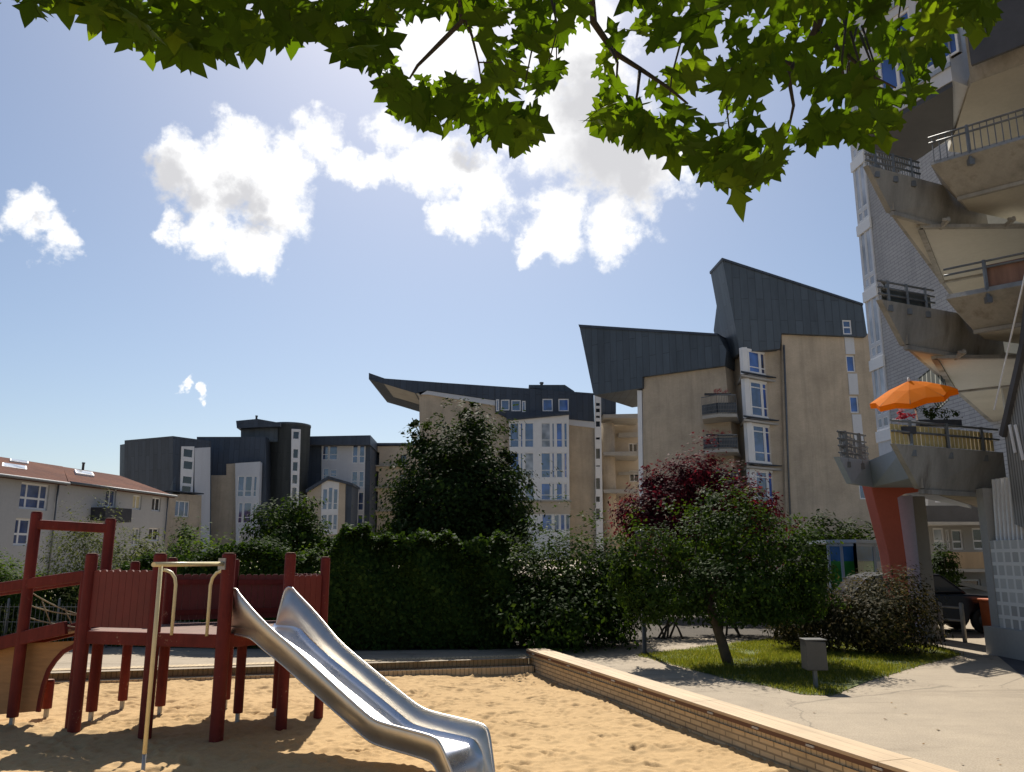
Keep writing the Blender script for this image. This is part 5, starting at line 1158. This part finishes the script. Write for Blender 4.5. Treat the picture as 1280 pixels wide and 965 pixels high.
# ------------------------------------------------------------------ overhanging maple
def maple_leaf_shape():
    half = [(0, 0), (.10, -.02), (.22, -.10), (.20, .02), (.34, .04), (.30, .14), (.52, .22), (.40, .28), (.42, .36), (.28, .36), (.16, .40), (.27, .52), (.25, .62), (.36, .74), (.20, .70), (.13, .78), (.10, .68)]
    half = [(0.0, 0.0), (.14, -.06), (.30, -.10), (.20, .03), (.40, .03), (.58, .17), (.40, .20), (.42, .33), (.26, .29), (.15, .35), (.22, .52), (.36, .60), (.19, .64), (.13, .78), (.0, 1.0)]
    r = [(-x, y) for x, y in reversed(half[1:-1])]
    return half + r
LS = maple_leaf_shape()
def maple_mesh(name, m, items, root):
    V = []; Fc = []; rv = []
    k = len(LS)
    for p, nrm, tip, s, rn in items:
        nrm = Vector(nrm).normalized(); tip = Vector(tip); tip = (tip-nrm*tip.dot(nrm)).normalized(); b = tip.cross(nrm); o = len(V); cu = random.uniform(-.25, .55); dr = random.uniform(.0, .5)
        c = Vector(p)+tip*s*.32-nrm*0; V.append(c+nrm*s*.05)
        for x, y in LS: V.append(Vector(p)+b*(x*s)+tip*(y*s)+nrm*(-cu*x*x*s*.8-dr*max(0, y-.3)**2*s*.5))
        for i in range(k): Fc.append((o, o+1+i, o+1+(i+1) % k))
        rv += [rn]*(k+1)
    bse = Vector(root['_b']); me = bpy.data.meshes.new(name); me.from_pydata([v-bse for v in V], [], Fc); me.update()
    a = me.attributes.new('rnd', 'FLOAT', 'POINT'); a.data.foreach_set('value', rv); me.materials.append(M[m]); o = bpy.data.objects.new(name, me); C.objects.link(o); o.parent = root; o['_b'] = root['_b']; return o
M['leaf_maple'] = leaf_mat('leaf_maple', [(.018, .036, .006), (.032, .06, .008), (.055, .085, .012)], .36, (4.9, 4.6, .55), .6, .06)
MT = thing('maple_tree', 'overhanging maple with broad pointed leaves and thin dark branches across the top', 'tree', (5.2, -2.2, 0))
edge = [(-60, -30), (40, -8), (50, 8), (95, 14), (140, 50), (165, 70), (200, 82), (240, 84), (300, 76), (345, 70), (395, 55), (440, 92), (470, 110), (490, 140), (520, 165), (560, 150), (600, 170), (625, 186), (660, 185), (690, 150), (720, 130), (745, 175), (790, 185), (830, 205), (865, 216), (900, 235), (930, 246), (975, 232), (1005, 190), (1060, 182), (1115, 176), (1150, 135), (1155, 90), (1190, 55), (1240, 28), (1300, 0)]
def lower(x):
    for (a, b), (c, d) in zip(edge, edge[1:]):
        if a <= x <= c: return b+(d-b)*(x-a)/(c-a)
    return -40
holes = [(540, 62, 36), (512, 55, 26), (585, 74, 24), (612, 60, 14), (760, 20, 26), (800, 92, 22), (700, 145, 30), (735, 110, 22), (735, 40, 14), (885, 70, 16), (905, 40, 10), (1000, 125, 14), (985, 150, 12), (1022, 80, 10), (455, 100, 20), (420, 30, 16), (335, 40, 10), (1075, 20, 10), (860, 150, 8), (1120, 100, 16), (1175, 100, 20), (1195, 20, 16)]
items = []; rnd = random.Random(5)
def put(x, y, dist, s, extra=0):
    d = ray(x, y).normalized(); p = Vector((0, 0, EYE))+d*dist
    up = Vector((rnd.gauss(0, .45), rnd.gauss(.25, .5), 1.0)); tip = Vector((rnd.gauss(0, .8), rnd.gauss(-.45, .6), -.75+rnd.gauss(0, .3)))
    n = up
    if rnd.random() < .62: n = Vector((rnd.gauss(0, .55), 1.0+rnd.gauss(0, .4), rnd.uniform(.0, 1.1)))
    items.append((p-tip.normalized()*s*.4, n, tip, s, min(1, max(0, rnd.gauss(.5, .25)))))
cnt = 0
while cnt < 1020:
    x = rnd.uniform(40, 1250); yl = lower(x); y = rnd.uniform(-120, yl-14)
    dist = rnd.uniform(2.6, 4.8)
    if any((x-a)**2+(y-b)**2 < (r*1.25)**2 for a, b, r in holes): continue
    s = rnd.uniform(.075, .15)
    if y + s*.5*1000/dist > yl+22: continue
    put(x, y, dist, s); cnt += 1
for i in range(150):                                          # fringe
    x = rnd.uniform(60, 1240); y = lower(x)-rnd.uniform(14, 34)
    if any((x-a)**2+(y-b)**2 < (r*1.1)**2 for a, b, r in holes): continue
    put(x, y, rnd.uniform(2.7, 3.6), rnd.uniform(.10, .155))
put(42, 2, 3.0, .12); put(1228, 5, 2.9, .15); put(930, 235, 2.8, .17); put(905, 215, 2.9, .16); put(960, 218, 2.8, .17); put(880, 200, 3, .16); put(845, 195, 3, .15)
for i in range(1100):                                         # crown above and behind the picture
    x, y, z = rnd.uniform(-5, 6.5), rnd.uniform(-5, 3.8), rnd.uniform(3.6, 7.2)
    t = z-2-.66*max(.1, y)
    if y > 0 and t < .25 and abs(x) < y*.75: continue
    if (x-.8)**2/36+(y+.5)**2/20+(z-5.2)**2/5 > 1.15: continue
    s = rnd.uniform(.12, .19); items.append(((x, y, z), (rnd.gauss(0, .5), rnd.gauss(0, .5), 1), (rnd.gauss(0, 1), rnd.gauss(0, 1), -.4), s, rnd.random()))
for i in range(1900):                                         # unseen leaf clumps added above the picture to shade the leaves in view
    if i % 75 == 0: ccx, ccy, ccz = rnd.uniform(-4.5, 5.5), rnd.uniform(3.2, 7.4), rnd.uniform(.7, 2.3)
    x, y = rnd.gauss(ccx, .42), rnd.gauss(ccy, .4); z = max(2+.714*y+.22, 2+.714*ccy+ccz+rnd.gauss(0, .28))
    s = rnd.uniform(.13, .2); items.append(((x, y, z), (rnd.gauss(0, .5), rnd.gauss(0, .5), 1), (rnd.gauss(0, 1), rnd.gauss(0, 1), -.4), s, rnd.random()))
maple_mesh('crown', 'leaf_maple', items, MT)
mb = MB()
D = lambda x, y, d: Vector((0, 0, EYE))+ray(x, y).normalized()*d
base = Vector((5.2, -2.2, 0))
limb(mb, [base+Vector((0, 0, -.1)), base+Vector((-.05, .05, 1.2)), base+Vector((-.2, .1, 2.6)), base+Vector((-.7, .4, 4.2))], .22, .13)
mb.build('trunk', 'bark_grey', MT)
hub = base+Vector((-.7, .4, 4.15))
mbr = MB()
m1 = D(1040, -60, 3.6)
limb(mbr, [hub, hub.lerp(m1, .5)+Vector((0, 0, .5)), m1, D(1030, 0, 3.6), D(1020, 38, 3.6), D(994, 82, 3.6), D(972, 74, 3.6), D(940, 95, 3.7)], .03, .007)
limb(mbr, [D(1006, 60, 3.6), D(985, 92, 3.5), D(992, 132, 3.5), D(985, 165, 3.45)], .011, .004)
limb(mbr, [D(1020, 38, 3.6), D(1060, 70, 3.5), D(1090, 95, 3.4), D(1120, 110, 3.4)], .009, .003)
m2 = D(735, -60, 3.5)
limb(mbr, [hub, hub.lerp(m2, .5)+Vector((0, .2, .9)), m2, D(742, 28, 3.5), D(768, 66, 3.5), D(800, 86, 3.5), D(836, 110, 3.4), D(860, 130, 3.4)], .022, .004)
limb(mbr, [D(760, 54, 3.5), D(772, 78, 3.4), D(770, 110, 3.4)], .007, .003); limb(mbr, [D(800, 86, 3.5), D(797, 115, 3.4), D(790, 150, 3.3)], .008, .003)
m3 = D(570, -60, 3.4)
limb(mbr, [hub, hub.lerp(m3, .5)+Vector((0, .3, 1.0)), m3, D(578, 26, 3.4), D(552, 52, 3.4), D(522, 82, 3.4), D(512, 98, 3.4)], .02, .0035)
limb(mbr, [D(580, 20, 3.4), D(590, 45, 3.4), D(598, 78, 3.4), D(602, 104, 3.4)], .007, .0025); limb(mbr, [D(598, 78, 3.4), D(622, 78, 3.4), D(645, 90, 3.3)], .003, .002)
m4 = D(250, -70, 3.3); limb(mbr, [m3, m3.lerp(m4, .5)+Vector((0, 0, .1)), m4, D(230, -10, 3.3), D(205, 30, 3.2)], .012, .003)
for i in range(46):
    x = rnd.uniform(120, 1150); y = lower(x)-rnd.uniform(50, 130)
    if any((x-a)**2+(y-b)**2 < (r+18)**2 for a, b, r in holes): continue
    dd_ = rnd.uniform(3.0, 4.2); limb(mbr, [D(x+rnd.uniform(-30, 30), y-70, dd_+.1), D(x+rnd.uniform(-12, 12), y-20, dd_), D(x, y+25, dd_-.05)], .0045, .002)
mbr.build('branch', 'bark_grey', MT)
# ------------------------------------------------------------------ small things
# grey box on a post in the lawn
b = gp(1021, 861, PZ); bn = thing('litter_box', 'small grey metal box on a short post at the lawn edge', 'litter bin', tuple(b))
M['grey_metal'] = worn('grey_metal', (.07, .07, .068), .15, 6, .5, metallic=.2)
mb = MB(); mb.box(b+Vector((0, .03, .14)), (.05, .05, .42)); mb.build('post', 'steel', bn)
mb = MB(); mb.prism([b+Vector(p) for p in ((-.14, -.09, .25), (.15, -.09, .25), (.135, -.11, .63), (-.145, -.11, .65), )], (0, .24, 0)); bx_ = mb.build('box', 'grey_metal', bn, bevel=.012)
mb = MB(); mb.box(b+Vector((0, .01, .655)), (.30, .27, .02)); mb.build('lid', 'grey_metal', bx_, bevel=.006)
# slim pole beside the shrub
p = gp(806, 818, PZ); lp = thing('lamp_post', 'slim grey post at the left corner of the lawn', 'post', tuple(p))
mb = MB(); mb.lathe(p, [(.075, 0), (.075, .03), (.045, .05), (.042, 1.9)], 12); mb.build('pole', 'grey_metal', lp)
mb = MB(); mb.lathe(p+Vector((0, 0, 1.9)), [(.042, 0), (.09, .04), (.11, .34), (.12, .36), (.03, .42)], 14); mb.build('lamp_head', 'grey_metal', lp)
# parasol on the first balcony
c = at(1138, 484, 16.6); foot = Vector((c.x+.25, c.y+.1, 3.52))
um = thing('parasol', 'open orange parasol on the first concrete balcony', 'parasol', tuple(foot))
M['orange_cloth'] = leaf_mat('orange_cloth', [(.80, .22, .01), (.86, .27, .015), (.82, .24, .01)], .5, (1.1, 1.05, .8), .8, .1)
M['sunlit_cloth'] = leaf_mat('sunlit_cloth', [(.78, .55, .28), (.80, .6, .34), (.78, .55, .28)], .5, (1, 1, 1), .8, .1)  # far canopy panels: sunlight on the orange cloth is put into this colour
ax = (c-foot).normalized(); ax = (Vector((-.26, -.26, 1))).normalized(); a_ = ax.orthogonal().normalized(); b_ = ax.cross(a_)
top = c+ax*.14
mb = MB(); mb.tube([foot, c-ax*.35, top], .018, 8); mb.build('pole', 'white', um)
NR = 8; Rr = .84
def rimp(i, r_=Rr, drop=.34): t = 2*math.pi*(i+.3)/NR; return top+(a_*math.cos(t)+b_*math.sin(t))*r_-ax*drop
for i in range(NR):
    mb = MB(); p0, p1 = rimp(i), rimp(i+1); m0, m1 = rimp(i, Rr*.5, .13), rimp(i+1, Rr*.5, .13); mm = (p0+p1)/2+ax*.03-(((p0+p1)/2-top)*.04)
    mb.add([top, m0, m1, p0, mm, p1, p0-ax*.11, mm-ax*.12, p1-ax*.11], [(0, 1, 2), (1, 3, 4), (1, 4, 2), (2, 4, 5), (3, 6, 7, 4), (4, 7, 8, 5)])
    o = mb.build('canopy_panel', 'sunlit_cloth' if (p0+p1).y/2 > c.y+.45 else 'orange_cloth', um)
    r = MB(); r.tube([top-ax*.02, m0-ax*.012, p0-ax*.005], .007, 6); r.build('rib', 'steel', um)
mb = MB(); mb.lathe(top, [(.03, -.02), (.03, .03), (.012, .07)], 10, ax); mb.build('finial', 'white', um)
# flower box plants on balcony one
M['flower_red'] = leaf_mat('flower_red', [(.25, .02, .04), (.4, .04, .06), (.5, .1, .12)], .3, (1.2, .6, .6))
def balcony_plant(label, x, y, Yv, n, m, rx=.28):
    q = at(x, y, Yv); P, Nn = lobes_cloud([(q.x, q.y, q.z, rx, .15, .16)], n, rough=.3); root = thing('potted_plant', label, 'plant', (q.x, q.y, q.z-.15)); leaves('foliage', m, P, Nn, .055, root)
    mb = MB(); mb.box((q.x, q.y, q.z-.22), (rx*2, .16, .14)); mb.build('planter', 'dark', root)
balcony_plant('dark green plants behind the slat screen under the orange parasol', 1172, 516, 16.1, 420, 'leaf_dark', .42)
balcony_plant('small red flowers at the corner of the slatted balcony', 1131, 524, 15.3, 260, 'flower_red', .16)
balcony_plant('red geraniums in the upper loggia beside the bay windows', 897, 489, 55.0, 400, 'flower_red', .9)
balcony_plant('pink geraniums in the middle loggia beside the bay windows', 899, 540, 54.8, 400, 'flower_red', .9)
# glazed shelter
s0 = at(1038, 700, 24.0); sh = thing('glazed_shelter', 'small white-framed shelter with blue and green glass beside the bronze-leaved bush', 'shelter', (s0.x+1, 24.4, PZ))
M['glass_green'] = glass_mat('glass_green', (.02, .14, .03), 1.3); M['glass_teal'] = glass_mat('glass_teal', (.015, .08, .22), 1.3)
x0, x1, x2 = at(1043, 700, 24).x, at(1066, 700, 24).x, at(1112, 700, 26).x
pts = [Vector((x0, 24.4, 0)), Vector((x1, 23.8, 0)), Vector((x2, 25.8, 0))]
mb = MB()
for p, q in zip(pts, pts[1:]):
    for t in (0, .5, 1): e = p.lerp(q, t); mb.bar(e+zz, e+Vector((0, 0, 2.45)), .07)
    for z in (.3, 2.42): mb.bar(p+Vector((0, 0, z)), q+Vector((0, 0, z)), .07, .09)
mb.build('frame', 'blue_grey', sh)
for p, q in zip(pts, pts[1:]):
    for t0, t1 in ((0, .5), (.5, 1)):
        for z0, z1, m in ((.35, 1.95, 'glass_green'), (1.953, 2.38, 'glass_teal')) if (t0 == 0 or p is pts[0]) else ((.35, 2.38, 'glass_teal'),):
            a, b2 = p.lerp(q, t0+.03), p.lerp(q, t1-.03); mb = MB(); mb.prism([a+Vector((0, 0, z0)), b2+Vector((0, 0, z0)), b2+Vector((0, 0, z1)), a+Vector((0, 0, z1))], (.0, .01, 0)); mb.build('pane', m, sh)
mb = MB(); mb.prism([(x0-.1, 24.3, 2.47), (x1, 23.65, 2.47), (x2+.2, 25.7, 2.47), (x2-.2, 27.2, 2.47), (x0+.1, 26.4, 2.47)], (0, 0, .09)); mb.build('roof', 'blue_grey', sh)
# barrier posts with rail
M['barrier'] = worn('barrier_metal', (.30, .29, .27), .2, 6, .5, metallic=.3)
bs = thing('barrier_rail', 'low grey metal barrier of posts and a rail before the dark car', 'barrier', tuple(gp(1192, 801, PZ)))
bp_ = [gp(1150, 799, PZ), gp(1179, 800, PZ), gp(1206.5, 803, PZ)]
for p in bp_: mb = MB(); mb.lathe(p, [(.045, 0), (.045, .80), (.03, .83)], 10); mb.build('post', 'barrier', bs)
mb = MB(); 
for z in (.72, .45): mb.tube([p+Vector((0, 0, z)) for p in bp_], .02, 8)
mb.build('rail', 'barrier', bs)
# dark parked car, seen from its rear quarter
cx_ = 10.2; YC = 21.3; cr = thing('parked_car', 'dark blue hatchback with the passage shade put into its paint, parked behind the barrier', 'car', (cx_, 21.3, PZ))
def paint(name, c):
    m, nt, b = mat(name); b.inputs['Base Color'].default_value = rgba(c); b.inputs['Roughness'].default_value = .3; b.inputs['Coat Weight'].default_value = .3; n = noise(nt, 4, 4); lk(nt, ramp(nt, n, [(.3, [x*.8 for x in c]), (.7, [x*1.2 for x in c])]), b.inputs['Base Color']); return m
M['car_paint'] = paint('car_paint', (.006, .007, .014)); M['rubber'] = worn('rubber', (.02, .02, .02), .2, 10)  # car paint kept near black in place of the passage shade
def car_poly(pr, hw, z0=PZ):                          # side outline (along x), extruded across y
    return [Vector((cx_+x, YC-hw, z0+z)) for x, z in pr]
ang = R(176)
def tr_(mb):
    c0 = Vector((cx_, YC, 0)); ca, sa = math.cos(ang), math.sin(ang)
    for i, v in enumerate(mb.v): d = v-c0; mb.v[i] = c0+Vector((d.x*ca-d.y*sa, d.x*sa+d.y*ca, d.z))
    return mb
body_pr = [(-1.95, .32), (-2.0, .62), (-1.86, .86), (-.95, .93), (1.75, .93), (1.9, .75), (1.93, .36), (1.62, .24), (1.5, .48), (1.2, .58), (.9, .48), (.78, .24), (-.85, .24), (-.97, .48), (-1.27, .58), (-1.57, .48), (-1.7, .24)]
mb = MB(); mb.prism(car_poly(body_pr, .86), (0, 1.72, 0)); tr_(mb).build('body', 'car_paint', cr, bevel=.05)
cab = [(-.98, .93), (-.35, 1.40), (.95, 1.43), (1.45, 1.30), (1.78, .93)]
mb = MB(); mb.prism(car_poly(cab, .76), (0, 1.52, 0)); cb = tr_(mb).build('cabin', 'car_paint', cr, bevel=.06)
mb = MB(); win = [(-.78, .97), (-.30, 1.33), (.30, 1.36), (.30, .97)]; mb.prism([p+Vector((0, -.012, 0)) for p in car_poly(win, .76)], (0, .03, 0)); tr_(mb).build('side_window', 'glass_dark', cb)
mb = MB(); win = [(.36, .97), (.36, 1.36), (.95, 1.37), (1.3, 1.25), (1.5, .97)]; mb.prism([p+Vector((0, -.012, 0)) for p in car_poly(win, .76)], (0, .03, 0)); tr_(mb).build('side_window', 'glass_dark', cb)
for wx in (-1.27, 1.2):
    for wy in (-.78, .78):
        mb = MB(); mb.lathe((cx_+wx, YC+wy, PZ+.31), [(.2, -.1), (.31, -.09), (.31, .09), (.2, .1)], 20, (0, 1, 0)); wl = tr_(mb).build('wheel', 'rubber', cr)
        mb = MB(); mb.lathe((cx_+wx, YC+wy, PZ+.31), [(.02, -.112), (.19, -.105), (.19, .105), (.02, .112)], 12, (0, 1, 0)); tr_(mb).build('rim', 'grey_metal', wl)
M['lamp_red'] = worn('lamp_red', (.35, .02, .02), .1, 4, .2)
for wy in (-.62, .62): mb = MB(); mb.box((cx_+1.9, YC+wy, PZ+.8), (.08, .3, .16)); tr_(mb).build('tail_light', 'lamp_red', cr); mb = MB(); mb.box((cx_-1.92, YC+wy, PZ+.68), (.12, .34, .14)); tr_(mb).build('headlight', 'glass_pale', cr)
# orange bin beside the glass-block wall
ob = at(1243, 775, 20.0); ob.z = PZ; bi = thing('orange_bin', 'orange upright bin between the dark car and the glass-block wall', 'bin', tuple(ob))
M['orange_paint'] = worn('orange_paint', (.42, .10, .03), .15, 4, .5)
mb = MB(); mb.prism([ob+Vector(p) for p in ((-.16, -.2, .04), (.24, -.2, .04), (.27, -.22, .78), (-.2, -.22, .78))], (0, .44, 0)); mb.build('body', 'orange_paint', bi, bevel=.02)
mb = MB(); mb.box(ob+Vector((.035, 0, .81)), (.52, .5, .06)); mb.build('lid', 'orange_paint', bi, bevel=.02)
# wire fence at far left by the low hedge
fa_, fb_ = gp(-60, 809, PZ), gp(262, 810, PZ); fn = thing('wire_fence', 'low dark mesh fence with pointed verticals before the low hedge at the left', 'fence', tuple((fa_+fb_)/2))
mb = MB(); d = (fb_-fa_); L_ = d.length; n = int(L_/.09)
for z in (.2, .5, .8): mb.bar(fa_+Vector((0, 0, z)), fb_+Vector((0, 0, z)), .012)
for i in range(n+1): e = fa_.lerp(fb_, i/n); mb.bar(e+Vector((0, 0, .03)), e+Vector((0, 0, .86)), .007)
mb.build('mesh_panel', 'steel', fn)
for i in range(6): e = fa_.lerp(fb_, i/5); mb = MB(); mb.lathe(e, [(.025, 0), (.025, .95), (.01, .97)], 8); mb.build('post', 'steel', fn)
# skip a few dry leaves and twigs on the paving so it is not sterile
lf = []
for i in range(36):
    x, y = random.uniform(640, 1275), random.uniform(818, 960); p = gp(x, y, PZ)
    lf.append(p)
P = np.array([[p.x, p.y, PZ+.012] for p in lf]); s_in = [(p-KC).cross(wdn).z for p in lf]
sgn = (Vector((10, 12, 0))-KC).cross(wdn).z; keep = np.array([s*sgn > 0 for s in s_in])
P = P[keep & (np.abs([ (p-KC).cross(wdn).z for p in lf]) > .5)]
M['leaf_dry'] = leaf_mat('leaf_dry', [(.12, .06, .02), (.2, .11, .035), (.28, .2, .06)], .2, (1, 1, 1))
tag(leaves('fallen_leaves', 'leaf_dry', P, np.tile([0, 0, 1.0], (len(P), 1)), .05, None, .7, .15), 'scattered dry fallen leaves on the paving', 'leaves', kind='stuff')
for o in bpy.data.objects:
    if '_b' in o: del o['_b']
